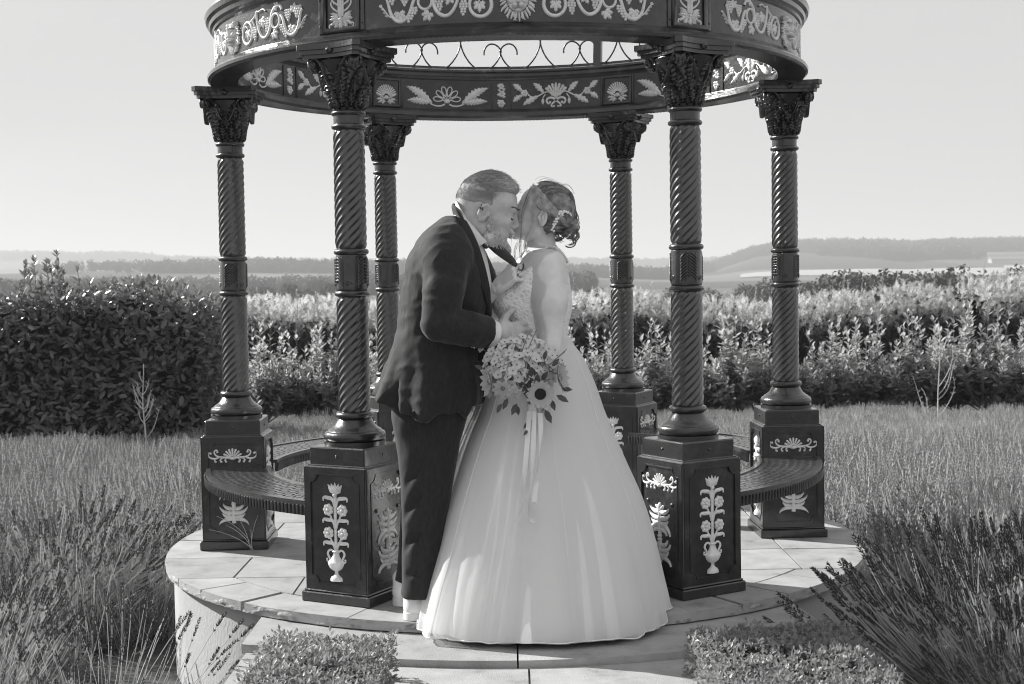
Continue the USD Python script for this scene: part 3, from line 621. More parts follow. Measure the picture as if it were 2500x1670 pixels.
    for z0, z1, w in ((2.064, 2.078, 0.128), (2.078, 2.094, 0.138), (2.094, 2.1135, 0.147)):
        pts = []
        for q in range(4):
            a = q * PI / 2; cc, ss = math.cos(a), math.sin(a)
            for x in np.linspace(-0.86, 0.86, 9):
                y = -w * (1 - 0.16 * (1 - (x / 0.86) ** 2)); pts.append((cc * x * w - ss * y, ss * x * w + cc * y))
        ab.prism(Polygon(pts), z0, z1)
    for q in range(4): a = q * PI / 2; ab.ball((0.116 * math.sin(a), -0.116 * math.cos(a), 2.09), (0.016, 0.016, 0.013), 1)
    obj('abacus', ab.map(tall), M_IRON, col)
    return col
col0 = make_column()
for i, a in enumerate(AZ):
    place(ped0 if i == 0 else part_copy(ped0, 'pedestal', gazebo), a); place(col0 if i == 0 else part_copy(col0, 'column', gazebo), a)

# ---- entablature
e = MB()
e.lathe([(1.235, 2.126), (1.24, 2.1135), (1.362, 2.1135), (1.372, 2.120), (1.374, 2.132), (1.366, 2.142), (1.352, 2.148), (1.344, 2.158), (1.334, 2.166), (1.334, 2.322), (1.342, 2.328), (1.346, 2.338), (1.358, 2.346), (1.362, 2.362), (1.374, 2.372), (1.380, 2.392), (1.374, 2.408), (1.362, 2.412),
         (1.325, 2.412), (1.322, 2.386), (1.25, 2.386), (1.238, 2.380), (1.238, 2.370), (1.25, 2.362), (1.25, 2.346), (1.262, 2.336), (1.268, 2.324), (1.268, 2.166), (1.25, 2.158), (1.238, 2.146)], 180, closed=True)
ED = 0.013; lift = lambda V: V + [0, 0, ED]
obj('entablature', e.map(lift), M_IRON, gazebo, 30)
rope = MB()
for k in range(420):
    a = k / 420 * 2 * PI; rope.tube([(1.358 * math.cos(a - 0.004), 1.358 * math.sin(a - 0.004), 2.1145), (1.358 * math.cos(a + 0.008), 1.358 * math.sin(a + 0.008), 2.1175)], 0.0042, 5, True)
obj('rope_moulding', rope.map(lift), M_IRON, gazebo, True, kind='stuff')
vine, lion, palm, shell, fanf, strip_, rosb = make_vine(), make_lion(), make_palmette(), make_shell(), make_fan_feathers(), make_flower_strip(), make_rose_branch()
ZP = 2.244 + ED; RO, RI = 1.334, 1.268
vl = MB(); dd = vine.done(); vl.add(np.array(dd.vertices) * [-1, 1, 1], dd.faces[:, ::-1])
first = {}
def relief(name, m, mt, a, inner=False):
    if (name, id(m)) in first:
        p = part_copy(first[(name, id(m))], name, gazebo)
    else:
        p = obj(name, m, mt, gazebo, True); first[(name, id(m))] = p
    spin(p, a)
vr_, vl_ = on_drum(vine, RO, ZP), on_drum(vl, RO, ZP); lion_ = on_drum(lion, RO, ZP)
pl = MB(); sq = sbox(-0.085, -0.076, 0.085, 0.076)
pl.prism(sq.difference(sq.buffer(-0.016, join_style=2)), 0, 0.009); pl.prism(sbox(-0.105, -0.077, -0.088, 0.077), 0, 0.005); pl.prism(sbox(0.088, -0.077, 0.105, 0.077), 0, 0.005)
for x in (-0.0965, 0.0965):
    for y in (-0.05, 0.05): pl.ball((x, y, 0.004), 0.005, 1)
plate_ = on_drum(pl, RO, ZP); palm_ = on_drum(palm, RO + 0.001, ZP)
for a in AZ[:4]: relief('panel_frame', plate_, M_IRON, a); relief('palmette_relief', palm_, M_CREAM, a)
for a in (-60, 0, 60):
    a = math.radians(a) + PSI; relief('vine_relief', vr_, M_CREAM, a); relief('vine_relief', vl_, M_CREAM, a); relief('lion_head', lion_, M_CREAM, a)
pli = MB(); pli.prism(sq.difference(sq.buffer(-0.010, join_style=2)), 0, 0.006); pli.prism(sbox(-0.10, -0.077, -0.088, 0.077), 0, 0.005); pli.prism(sbox(0.088, -0.077, 0.10, 0.077), 0, 0.005)
seam = MB(); seam.prism(sbox(-0.056, -0.077, -0.05, 0.077), 0, 0.004); seam.prism(sbox(0.05, -0.077, 0.056, 0.077), 0, 0.004)
plate_i, shell_i, fan_i, strip_i, rose_i, seam_i = (in_drum(x, RI, ZP) for x in (pli, shell, fanf, strip_, rosb, seam))
for a in AZ[2:]: relief('panel_frame', plate_i, M_IRON, a - PI); relief('shell_panel', shell_i, M_CREAM, a - PI)
for a in (120, 180, 240):      # azimuths of the three bays whose inner side is seen
    a = math.radians(a) + PSI - PI
    relief('feather_fan_relief', fan_i, M_CREAM, a + 0.2427); relief('flower_strip_relief', strip_i, M_CREAM, a); relief('strip_frame', seam_i, M_IRON, a); relief('rose_branch_relief', rose_i, M_CREAM, a - 0.2427)
# ---- open ironwork dome
sc = MB(); uu = MB()
q = MB()
SP_ = [(-300, -118), (-290, -30), (-240, 70), (-150, 137), (-62, 112), (-8, 38), (0, -8), (-24, -42), (-66, -56), (-106, -34), (-122, 26)]
for s in (-1, 1):
    c = catmull([(s * -x * 0.000757, (140 - y) * 0.000757, 0) for x, y in SP_], 5); q.tube(c, 0.0045, 6)
q.ball((0, 0.108, 0), (0.008, 0.012, 0.008), 1)
RS = 1.285
unit_ = q.done()
scr = None
for k in range(18):
    a = 2 * PI * k / 18 + PSI
    m = MB(); m.mesh(unit_)
    if scr is None:
        scr = obj('scroll', on_drum(m, RS, 2.384 + ED), M_IRON, gazebo, True); spin(scr, a)
    else: spin(part_copy(scr, 'scroll', gazebo), a)
rg = MB(); rg.lathe([(1.286, 2.588), (1.314, 2.588), (1.314, 2.612), (1.286, 2.612)], 120, closed=True); rg.lathe([(1.272, 2.386), (1.298, 2.386), (1.298, 2.394), (1.272, 2.394)], 120, closed=True)
obj('dome_ring', rg.map(lift), M_IRON, gazebo, 30)
tt = np.linspace(0, PI / 2 * 0.94, 12)
rib = MB(); hw = 0.022
P = np.array([(1.3 * math.cos(x) ** 0.9, 2.6 + 1.0 * math.sin(x)) for x in tt]); P = np.vstack([[1.285, 2.388], P])
for i in range(len(P) - 1):
    d = unit(P[i + 1] - P[i]); n_ = np.array([d[1], -d[0]]) * 0.014
    A = [P[i] - n_, P[i] + n_, P[i + 1] + n_, P[i + 1] - n_]
    V = [(s * hw, -p[0], p[1]) for s in (-1, 1) for p in A]
    rib.add(V, [[0, 1, 2, 3], [7, 6, 5, 4], [0, 4, 5, 1], [1, 5, 6, 2], [2, 6, 7, 3], [3, 7, 4, 0]])
r0 = None
for a in AZ:
    a = a + 0.095
    p = obj('dome_rib', rib.map(lift), M_IRON, gazebo) if r0 is None else part_copy(r0, 'dome_rib', gazebo)
    r0 = r0 or p; spin(p, a)
fn_ = MB(); fn_.lathe([(0.0, 3.57), (0.13, 3.57), (0.14, 3.6), (0.1, 3.63), (0.05, 3.66), (0.07, 3.7), (0.05, 3.75), (0.015, 3.78), (0.0, 3.9)], 24); obj('finial', fn_, M_IRON, gazebo, 40)

# ---- benches
def make_bench():
    r0, r1, da = 1.135, 1.425, math.radians(60) - 0.0 
    a0, a1 = -da / 2 + 0.088, da / 2 - 0.088
    arc = lambda r, x0, x1, n=40: [(r * math.sin(x), -r * math.cos(x)) for x in np.linspace(x0, x1, n)]
    ext = 0.185   # the ends run in front of the pedestals' side faces
    sec = Polygon(arc(r1, a0 - 0.0, a1 + 0.0) + arc(r0, a1 + 0.0, a0 - 0.0))
    rim = sec.difference(Polygon(arc(r1 - 0.022, a0 + 0.02, a1 - 0.02) + arc(r0 + 0.022, a1 - 0.02, a0 + 0.02)))
    holes = []
    for i in range(34):
        for j in range(6):
            r = r0 + 0.058 + j * 0.033; a = a0 + 0.05 + (a1 - a0 - 0.1) * (i + 0.5 * (j % 2)) / 33.5
            h = affinity.rotate(affinity.scale(Point(0, 0).buffer(1, 4), 0.0062, 0.0155), 34 * (1 if (i + j) % 2 else -1)); holes.append(affinity.translate(affinity.rotate(h, math.degrees(a), origin=(0, 0)), r * math.sin(a), -r * math.cos(a)))
    for i in range(64):
        for r, s in ((r0 + 0.032, 20), (r1 - 0.036, -20)):
            a = a0 + 0.04 + (a1 - a0 - 0.08) * i / 63
            h = affinity.rotate(affinity.scale(Point(0, 0).buffer(1, 3), 0.0028, 0.011), s + math.degrees(a)); holes.append(affinity.translate(h, r * math.sin(a), -r * math.cos(a)))
    m = MB(); m.prism(sec.difference(shapely.union_all(holes)), 0.366, 0.377); m.prism(rim, 0.377, 0.382)
    b = obj('bench', m, M_BENCH, gazebo)
    ap = MB(); ap.prism(sec.difference(Polygon(arc(r1 - 0.012, a0, a1) + arc(r0 + 0.012, a1, a0))).buffer(0), 0.325, 0.366)
    obj('apron', ap, M_BENCH, b)
    rb = MB()
    for r, s in ((r1, 1), (r0, -1)):
        for i in range(58):
            a = a0 + (a1 - a0) * (i + 0.5) / 58; d = np.array([math.sin(a), -math.cos(a)]); rb.tube([(*(d * (r + s * 0.001)), 0.327), (*(d * (r + s * 0.004)), 0.364)], 0.0055, 5)
    obj('apron_ribs', rb, M_BENCH, b, True, kind='stuff')
    return b
M_BENCH = mat('bench_black_paint', 0.03, 0.06, rough=0.3, scale=20, bump=0.25, bump_scale=80, coat=0.3, dist=0.004)
bench0 = make_bench()
for i, a in enumerate((-60, 60, -120, 120)):
    p = bench0 if i == 0 else part_copy(bench0, 'bench', gazebo); spin(p, math.radians(a) + PSI)
# ================================================================ planting
GZ = lambda x, y: land(x, y)
M_LAUREL = leafmat('laurel_leaves', 0.16, 0.46, 0.34, 0.3)
M_LAUREL_YOUNG = leafmat('young_laurel_leaves', 0.36, 0.66, 0.42, 0.52)
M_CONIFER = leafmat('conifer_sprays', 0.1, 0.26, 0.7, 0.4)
M_CONIFER_SUNLIT = leafmat('sunlit_conifer_sprays', 0.4, 0.74, 0.7, 0.55)  # sun on the hedge top is put into this paler colour
M_TWIG = mat('twigs', 0.12, 0.2, rough=0.9, scale=30)
M_DRY = mat('dry_stems', 0.4, 0.55, rough=0.9, scale=30)
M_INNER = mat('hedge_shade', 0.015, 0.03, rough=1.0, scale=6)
LV = np.array([[0, -0.0, 0], [0.28, -0.19, 0.035], [0.62, -0.2, 0.03], [1.0, 0, -0.05], [0.62, 0.2, 0.03], [0.28, 0.19, 0.035], [0.3, 0, 0.0], [0.65, 0, -0.01]])
LF = np.array([[0, 1, 6], [1, 2, 7], [1, 7, 6], [2, 3, 7], [3, 4, 7], [4, 5, 6], [4, 6, 7], [5, 0, 6]])
def leaf_rots(d, nrm, rs, jit=0.3):
    """Leaves whose length runs along d and whose face turns to nrm."""
    d = d + rs.normal(size=d.shape) * jit; d /= np.linalg.norm(d, axis=1, keepdims=True)
    z = nrm + rs.normal(size=d.shape) * jit; z -= d * (z * d).sum(1, keepdims=True); z /= np.maximum(np.linalg.norm(z, axis=1, keepdims=True), 1e-9)
    return np.stack([d, np.cross(z, d), z], -1)
def shoot_leaves(base, top, n, size, rs, spread=1.0):
    """Leaves set spirally along a shoot, folding upward at its tip: positions, directions, faces, sizes."""
    t = np.sort(rs.uniform(0.15, 1, n)) if n > 3 else np.linspace(0.4, 1, n); ax = unit(top - base); a = np.arange(n) * 2.4 + rs.uniform(0, 6)
    s1 = unit(np.cross(ax, [0.3, 0.9, 0.1])); s2 = np.cross(ax, s1); side = np.cos(a)[:, None] * s1 + np.sin(a)[:, None] * s2
    up = np.interp(t, [0, 0.6, 1.0], [0.15, 0.6, 1.6]) / spread
    d = side + up[:, None] * ax; d /= np.linalg.norm(d, axis=1, keepdims=True); z = ax * 1.0 - side * up[:, None] * 0.8
    return base + (top - base) * t[:, None], d, z, size * (1.15 - 0.5 * t ** 2) * rs.uniform(0.8, 1.2, n)

# ---- the big clipped laurel hedge on the left
lh = thing('laurel_hedge', 'tall dark clipped laurel hedge of large glossy leaves, left of the gazebo', 'hedge')
rs = np.random.default_rng(31)
HX0, HX1, HY0, HY1 = -9.0, -3.72, 10.35, 12.2
def hedge_top(x): return 1.12 + 0.06 * np.sin(x * 2.3) + 0.05 * np.sin(x * 5.1 + 1) - 0.25 * np.clip((x + 4.3) / 0.6, 0, 1) ** 2
def pts_front(n):
    x = rs.uniform(HX0, HX1, n); z0 = GZ(x, HY0); z = z0 + (hedge_top(x) - z0) * rs.uniform(0.02, 1, n)
    bul = 0.12 * (meshkit.fbm(np.stack([x * 1.6, z * 1.6, 0 * x], -1), 3, 2) - 0.5) * 3
    return np.stack([x, HY0 - bul + rs.uniform(-0.02, 0.3, n) ** 1 * 0.9, z], 1), np.tile([[0.1, -1, 0.25]], (n, 1))
def pts_top(n):
    x = rs.uniform(HX0, HX1, n); y = rs.uniform(HY0, HY1, n); return np.stack([x, y, hedge_top(x) + rs.uniform(-0.2, 0.06, n)], 1), np.tile([[0, -0.2, 1.0]], (n, 1))
def pts_end(n):
    y = rs.uniform(HY0, HY1, n); z0 = GZ(HX1, y); u = rs.uniform(0.02, 0.97, n); z = z0 + (hedge_top(HX1 - 0.2) - z0) * u
    x = HX1 + 0.28 * np.sin(u * 2.6) - 0.2 + rs.uniform(-0.25, 0.06, n); return np.stack([x, y, z], 1), np.tile([[1, -0.4, 0.3]], (n, 1))
P, N_ = [np.vstack(q) for q in zip(pts_front(6400), pts_top(2600), pts_end(1500))]
n = len(P); side = rs.normal(size=(n, 3)); D = side * [1, 0.5, 0.6] + N_ * 0.55 + [0, 0, 0.35]
R = leaf_rots(D / np.linalg.norm(D, axis=1, keepdims=True), N_ + [0, 0, 0.9], rs, 0.28); S = rs.uniform(0.085, 0.15, n)
v, f = scatter(LV, LF, P, R, S); 
near = np.zeros(n, bool); cand = np.where((P[:6400, 1] < HY0 + 0.0))[0]; near[cand[np.argsort(-S[cand])[:260]]] = True
for i in np.where(near)[0]:
    obj('leaf', (LV * S[i] @ R[i].T + P[i], LF), M_LAUREL, lh)
k = ~near; v, f = scatter(LV, LF, P[k], R[k], S[k]); obj('foliage', (v, f), M_LAUREL, lh, kind='stuff')
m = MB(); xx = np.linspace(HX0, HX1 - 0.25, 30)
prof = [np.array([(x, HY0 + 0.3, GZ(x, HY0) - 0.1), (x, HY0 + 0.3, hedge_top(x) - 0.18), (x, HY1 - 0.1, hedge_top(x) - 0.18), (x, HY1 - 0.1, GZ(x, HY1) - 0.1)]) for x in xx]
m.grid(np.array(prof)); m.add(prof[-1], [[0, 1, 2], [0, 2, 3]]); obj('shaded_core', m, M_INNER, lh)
SP, SD, SZ, SS, stems = [], [], [], [], MB()
for px, py, y in ((62, 640, 11.0), (82, 632, 11.1), (70, 665, 10.8), (112, 628, 11.2), (120, 640, 11.0), (138, 617, 11.1), (150, 650, 11.0), (145, 672, 10.8), (188, 655, 11.2), (218, 690, 10.7), (255, 690, 10.9), (320, 680, 11.3), (100, 680, 10.7), (50, 690, 10.8)):
    tp = at(px, py, y); bs = np.array([tp[0] + rs.uniform(-0.1, 0.1), y, 0.95]); stems.tube([bs, tp], [0.007, 0.004], 5)
    a, b_, c_, d_ = shoot_leaves(bs, tp, int(10 + 24 * (tp[2] - 1.0)), 0.12, rs, 0.8); SP.append(a); SD.append(b_); SZ.append(c_); SS.append(d_)
obj('shoot_stems', stems, M_TWIG, lh, True, kind='stuff'); SP, SD, SZ, SS = map(np.vstack, (SP, SD, SZ, [x[:, None] for x in SS]))
v, f = scatter(LV, LF, SP, leaf_rots(SD, SZ, rs, 0.15), SS[:, 0]); obj('tall_shoots', (v, f), M_LAUREL, lh, kind='stuff')

# ---- the row of young laurels
def make_laurel(seed, h=1.3, w=0.66, shoots=72):
    r2 = np.random.default_rng(seed); out = [[], [], [], []]; st = MB(); young = [[], [], [], []]
    for k in range(shoots):
        a = r2.uniform(0, 2 * PI); q = math.sqrt(r2.uniform(0, 1)); bs = np.array([0.05 * math.cos(a), 0.05 * math.sin(a), 0.05 + 0.25 * r2.uniform()])
        tp = np.array([math.cos(a) * w * q, math.sin(a) * w * q * 0.8, h * (1.02 - 0.55 * q ** 1.7) * r2.uniform(0.62, 1.0)])
        if k % 9 == 0: tp = np.array([math.cos(a) * w * 0.55 * q, math.sin(a) * w * 0.4 * q, h * r2.uniform(0.95, 1.18)])
        mid = bs * 0.4 + tp * 0.6; mid[2] = tp[2] * 0.55; st.tube([bs, mid, tp], [0.009, 0.007, 0.004], 4)
        for lo, hi, nn_ in ((bs * 0.6 + mid * 0.4, mid, 8), (mid, tp, 14)):
            A = shoot_leaves(lo, hi, nn_, 0.118, r2, 0.85)
            yg = hi[2] > h * 0.52 and hi is tp
            for o, x in zip(young if yg else out, A): o.append(x if x.ndim == 2 else x[:, None])
    res = []
    for o in (out, young):
        a, b_, c_, d_ = map(np.vstack, o); res.append(scatter(LV, LF, a, leaf_rots(b_, c_, r2, 0.12), d_[:, 0]))
    return st, res
lprotos = []
def laurel(px, y, h, label):
    x = at(px, 900, y)[0]; k = len(lprotos)
    if k < 4:
        st, (old, yng) = make_laurel(50 + k); t = thing('laurel_shrub', label, 'shrub', (x, y, float(GZ(x, y))), group='row of young laurels')
        obj('stems', st, M_TWIG, t, True); obj('foliage', old, M_LAUREL_MID, t, kind='stuff'); obj('young_foliage', yng, M_LAUREL_YOUNG, t, kind='stuff'); lprotos.append(t)
    else: dup(lprotos[int(rs.integers(0, 4))], 'laurel_shrub', (x, y, float(GZ(x, y))), rs.uniform(0, 6.28), label, 'row of young laurels', scale=h)
M_LAUREL_MID = leafmat('laurel_leaves_mid', 0.16, 0.36, 0.4, 0.4)  # middle greys for the older leaves of the young laurels
for px, y, h, label in ((640, 13.6, 1.0, 'young pale laurel just right of the leftmost column, above the curved bench'), (740, 13.9, 1.0, 'young pale laurel midway between the two left columns'), (815, 13.7, 1.0, 'young pale laurel close behind the front left column'), (1395, 14.0, 1.0, 'young pale laurel touching the right edge of the bridal skirt'),
        (1480, 14.3, 0.95, 'young pale laurel behind the base of the back right column'), (1600, 13.9, 1.0, 'young pale laurel between the back right and front right columns'), (1690, 14.2, 0.95, 'young pale laurel half hidden by the front right column'), (1800, 13.9, 1.08, 'young pale laurel between the two right columns with the tallest tip there'), (1890, 14.1, 1.0, 'young pale laurel touching the left edge of the rightmost column'),
        (2010, 13.8, 1.0, 'broad young pale laurel just right of the rightmost column'), (2110, 14.1, 1.05, 'young laurel with a spiky crown, second right of the rightmost column'), (2235, 13.7, 1.05, 'slim upright young laurel beside a dark gap, left of the bare sapling'), (2330, 14.0, 1.05, 'young laurel directly behind the bare sapling'), (2400, 13.6, 1.16, 'tallest young laurel with a pointed crown, right of the bare sapling'), (2490, 13.9, 1.0, 'young laurel at the right edge of the picture')):
    laurel(px, y, h, label)
laurel(905, 14.0, 0.95, 'young pale laurel behind the coat tails, beside the back left column')

# ---- conifer hedge
def spray(seed, n=9):
    r2 = np.random.default_rng(seed); V, F = [], []
    for k in range(n):
        t = k / (n - 1); b0 = np.array([0, 0, 0.0]) + np.array([0.75 * t, 0, 0.12 * math.sin(3 * t)])
        for s in (-1, 1):
            d = np.array([0.32 * (1.1 - t), s * 0.3 * (1.05 - t), r2.uniform(-0.05, 0.12)]); i = len(V)
            V += [b0 + [0, 0.012 * s, 0], b0 + [0.05, -0.012 * s, 0.01], b0 + d]; F.append([i, i + 1, i + 2])
    i = len(V); V += [np.array([0, -0.012, 0]), np.array([0, 0.012, 0]), np.array([1.0, 0, 0.05])]; F.append([i, i + 1, i + 2])
    return np.array(V), np.array(F)
def conifer_hedge(name, label, x0, x1, y0, y1, top, n, seed):
    t = thing(name, label, 'hedge'); r2 = np.random.default_rng(seed)
    x = r2.uniform(x0, x1, n); u = r2.uniform(0, 1, n) ** 0.8; tz = top(x); z0 = GZ(x, y0); z = z0 + 0.05 + (tz - z0) * u
    y = np.where(u > 0.86, r2.uniform(y0, y1, n), y0 + r2.uniform(-0.12, 0.4, n) + 0.25 * (u - 0.5) + 0.5 * (meshkit.fbm(np.stack([x * 1.3, z * 1.3, 0 * x], -1), 2, 3) - 0.5))
    d = np.stack([r2.normal(size=n) * 0.8, -0.5 + r2.normal(size=n) * 0.5, 0.25 + 0.9 * u + r2.normal(size=n) * 0.35], 1); d /= np.linalg.norm(d, axis=1, keepdims=True)
    R = leaf_rots(d, np.tile([[0, -0.5, 0.8]], (n, 1)) + r2.normal(size=(n, 3)) * 0.4, r2, 0.05)
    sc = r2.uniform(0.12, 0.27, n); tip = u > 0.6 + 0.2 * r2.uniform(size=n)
    P = np.stack([x, y, z], 1)
    for nm, k, mt in (('lower_sprays', ~tip, M_CONIFER), ('upper_sprays', tip, M_CONIFER_SUNLIT)):
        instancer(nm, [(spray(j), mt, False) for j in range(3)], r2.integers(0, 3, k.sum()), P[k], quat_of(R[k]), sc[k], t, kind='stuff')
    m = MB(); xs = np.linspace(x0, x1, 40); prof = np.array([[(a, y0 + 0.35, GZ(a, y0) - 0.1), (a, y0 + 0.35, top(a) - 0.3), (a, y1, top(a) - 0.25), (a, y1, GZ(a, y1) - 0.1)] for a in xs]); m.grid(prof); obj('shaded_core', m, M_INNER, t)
    sm = MB(); sv, sf = [], []
    for k in range(int((x1 - x0) * 5)):
        a = r2.uniform(x0, x1); yy = r2.uniform(y0 - 0.1, y1); b0 = np.array([a, yy, top(a) - 0.55]); h = r2.uniform(0.5, 0.95); tp = b0 + [r2.uniform(-0.08, 0.1), 0, h]
        sm.tube([b0, tp], [0.007, 0.002], 4); nn_ = 16; tt = np.linspace(0.1, 1, nn_); aa = np.arange(nn_) * 2.4
        d = np.stack([np.cos(aa), np.sin(aa), 0.7 + tt * 0.8], 1); d /= np.linalg.norm(d, axis=1, keepdims=True)
        v, f = scatter(*spray(1), b0 + (tp - b0) * tt[:, None], leaf_rots(d, np.tile([[0, 0, 1.0]], (nn_, 1)), r2, 0.1), 0.15 * (1.2 - tt) + 0.03); sf.append(f + sum(len(q) for q in sv)); sv.append(v)
    obj('leader_stems', sm, M_TWIG, t, True, kind='stuff'); obj('leader_shoots', (np.vstack(sv), np.vstack(sf)), M_CONIFER_SUNLIT, t, kind='stuff')
conifer_hedge('conifer_hedge', 'long feathery conifer hedge with pale sunlit tops behind the young laurels', -7.5, 8.0, 17.2, 18.9, lambda x: 0.78 + 0.1 * np.sin(x * 1.1) + 0.05 * np.sin(x * 3.7), 15000, 61)
conifer_hedge('conifer_hedge', 'taller ragged end of the conifer hedge at the far right edge', 8.01, 12.5, 16.6, 18.6, lambda x: 1.0 + 0.16 * np.clip((x - 8) / 1.2, 0, 1) + 0.08 * np.sin(x * 2.7), 6000, 62)

# ---- lavender
M_LSTEM = leafmat('lavender_stems', 0.56, 0.85, 0.8, 0.4, 0.2)
M_LSPIKE = leafmat('lavender_spikes', 0.3, 0.85, 0.9, 0.4, 0.2)
M_LDARK = leafmat('dark_lavender_spikes', 0.09, 0.3, 0.9, 0.15, 0.2)
M_LLEAF = leafmat('lavender_leaves', 0.24, 0.52, 0.8, 0.4, 0.2)
OCT = np.array([[1, 0, 0], [-1, 0, 0], [0, 1, 0], [0, -1, 0], [0, 0, 1.3], [0, 0, -0.9]]); OCF = np.array([[0, 2, 4], [2, 1, 4], [1, 3, 4], [3, 0, 4], [2, 0, 5], [1, 2, 5], [3, 1, 5], [0, 3, 5]])
def stalk(seed, L=0.45, detail=True):
    """(stem mesh, spike mesh) of one lavender stalk, root at the origin, along +z."""
    r2 = np.random.default_rng(seed); c = r2.uniform(-0.05, 0.05, 2); zz = np.linspace(0, L, 5); pts = np.stack([c[0] * (zz / L) ** 2, c[1] * (zz / L) ** 2, zz], 1)
    m = MB(); m.tube(pts, np.linspace(0.0019, 0.0012, 5), 3, False); st = m.done()
    sp = []; ln = r2.uniform(0.04, 0.075) * (1 if detail else 1.35); whorls = 9 if detail else 5
    for w in range(whorls):
        t = L - ln + ln * w / (whorls - 1) * 1.04; q = r2.uniform(0.8, 1.2) * (0.0036 if 0 < w < whorls - 1 else 0.0022); nf = 5 if detail else 3
        if w == 0 and detail: t -= 0.012
        base = np.array([c[0] * (t / L) ** 2, c[1] * (t / L) ** 2, t])
        for k in range(nf):
            a = 2 * PI * k / nf + w * 0.7; big = 1.0 if detail else 1.55; c_, s_ = math.cos(a), math.sin(a); fl_ = OCT * np.array([0.0017, 0.0017, 0.0048]) * big * r2.uniform(0.75, 1.3); fl_ = fl_ + np.outer(fl_[:, 2], [c_ * 0.55, s_ * 0.55, 0]); sp.append((fl_ + base + [q * c_, q * s_, r2.uniform(-0.002, 0.003)], OCF))
    s2 = MB()
    for v, f in sp: s2.add(v, f)
    return st, s2.done()
def needles(seed, n=46, r=0.09):
    r2 = np.random.default_rng(seed); d = np.stack([r2.normal(size=n) * 0.7, r2.normal(size=n) * 0.7, r2.uniform(0.2, 1.0, n)], 1); d /= np.linalg.norm(d, axis=1, keepdims=True)
    tv = np.array([[0, -0.03, 0], [0, 0.03, 0], [0.6, 0.035, 0.02], [1, 0, 0.05], [0.6, -0.035, 0.02]]); tf = np.array([[0, 1, 2], [0, 2, 4], [4, 2, 3]])
    p = r2.normal(size=(n, 3)) * r * [0.5, 0.5, 0.3]; v, f = scatter(tv, tf, p, leaf_rots(d, r2.normal(size=(n, 3)), r2, 0.1), r2.uniform(0.03, 0.055, n)); return v, f
def tuft(seed, n=16):
    """A field tuft: upright stalks of differing lean, merged (stems, spikes)."""
    r2 = np.random.default_rng(seed); a, b_ = MB(), MB()
    for k in range(n):
        st, sp = stalk(seed * 100 + k, r2.uniform(0.36, 0.5), False); d = np.array([[r2.normal() * 0.16, r2.normal() * 0.16, 1.0]]); R = rot_from(d, np.array([r2.uniform(0, 6)]))[0]; o = np.array([r2.normal() * 0.055, r2.normal() * 0.055, 0])
        a.add(np.array(st.vertices) @ R.T * [1.3, 1.3, 1] + o, st.faces); b_.add(np.array(sp.vertices) @ R.T + o, sp.faces)
    return a.done(), b_.done()
TUFTS = [tuft(70 + k) for k in range(4)]
def lav_field(name, label, poly, step, seed):
    r2 = np.random.default_rng(seed); x0, y0, x1, y1 = poly.bounds; gx, gy = np.meshgrid(np.arange(x0, x1, step), np.arange(y0, y1, step)); p = np.stack([gx.ravel(), gy.ravel()], 1) + r2.uniform(-0.5, 0.5, (gx.size, 2)) * step
    p = p[shapely.contains_xy(poly, p[:, 0], p[:, 1])]; lump = meshkit.fbm(np.stack([p[:, 0] * 1.5, p[:, 1] * 1.1, 0 * p[:, 0]], -1), 2, seed)
    k = r2.uniform(size=len(p)) < 0.1 + 1.5 * lump; p, lump = p[k], lump[k]; n = len(p)
    P = np.stack([p[:, 0], p[:, 1], GZ(p[:, 0], p[:, 1])], 1); lean = np.stack([r2.normal(size=n) * 0.1, r2.normal(size=n) * 0.1, np.ones(n)], 1)
    q = quat_of(rot_from(lean, r2.uniform(0, 6.3, n))); sc = (0.62 + 0.75 * lump) * r2.uniform(0.85, 1.15, n) * (1 - 0.45 * np.clip((p[:, 1] - 4) / 5, 0, 1)); idx = r2.integers(0, 4, n)
    t = thing(name, label, 'lavender', kind='stuff')
    instancer('stems', [(u[0], M_LSTEM, False) for u in TUFTS], idx, P, q, sc, t, kind='stuff'); instancer('flower_spikes', [(u[1], M_LSPIKE, False) for u in TUFTS], idx, P, q, sc, t, kind='stuff')
    instancer('leaves', [(needles(k, 40, 0.14), M_LLEAF, False) for k in range(3)], r2.integers(0, 3, n), P + [0, 0, 0.03], q, sc * r2.uniform(1.2, 2.2, n), t, kind='stuff')
ring = Point(0, 0).buffer(1.72, 40)
lav_field('lavender_bed', 'dense bed of pale lavender left of the platform, up to the laurel hedge', Polygon([(-2.0, -0.3), (-3.2, -0.6), (-7.5, 9.7), (-3.4, 9.9), (-3.3, 12.9), (0.39, 12.9), (0.39, 1.7), (-0.3, 1.7), (-1.6, 0.2)]).difference(ring), 0.16, 81)
lav_field('lavender_bed', 'dense bed of pale lavender right of the platform, up to the young laurels', Polygon([(1.9, -0.2), (2.6, -1.2), (3.3, -1.0), (8.6, 12.6), (0.4, 13.0), (0.4, 1.7), (1.75, 0.4)]).difference(ring), 0.165, 82)
STALKS = [stalk(900 + k) for k in range(6)]
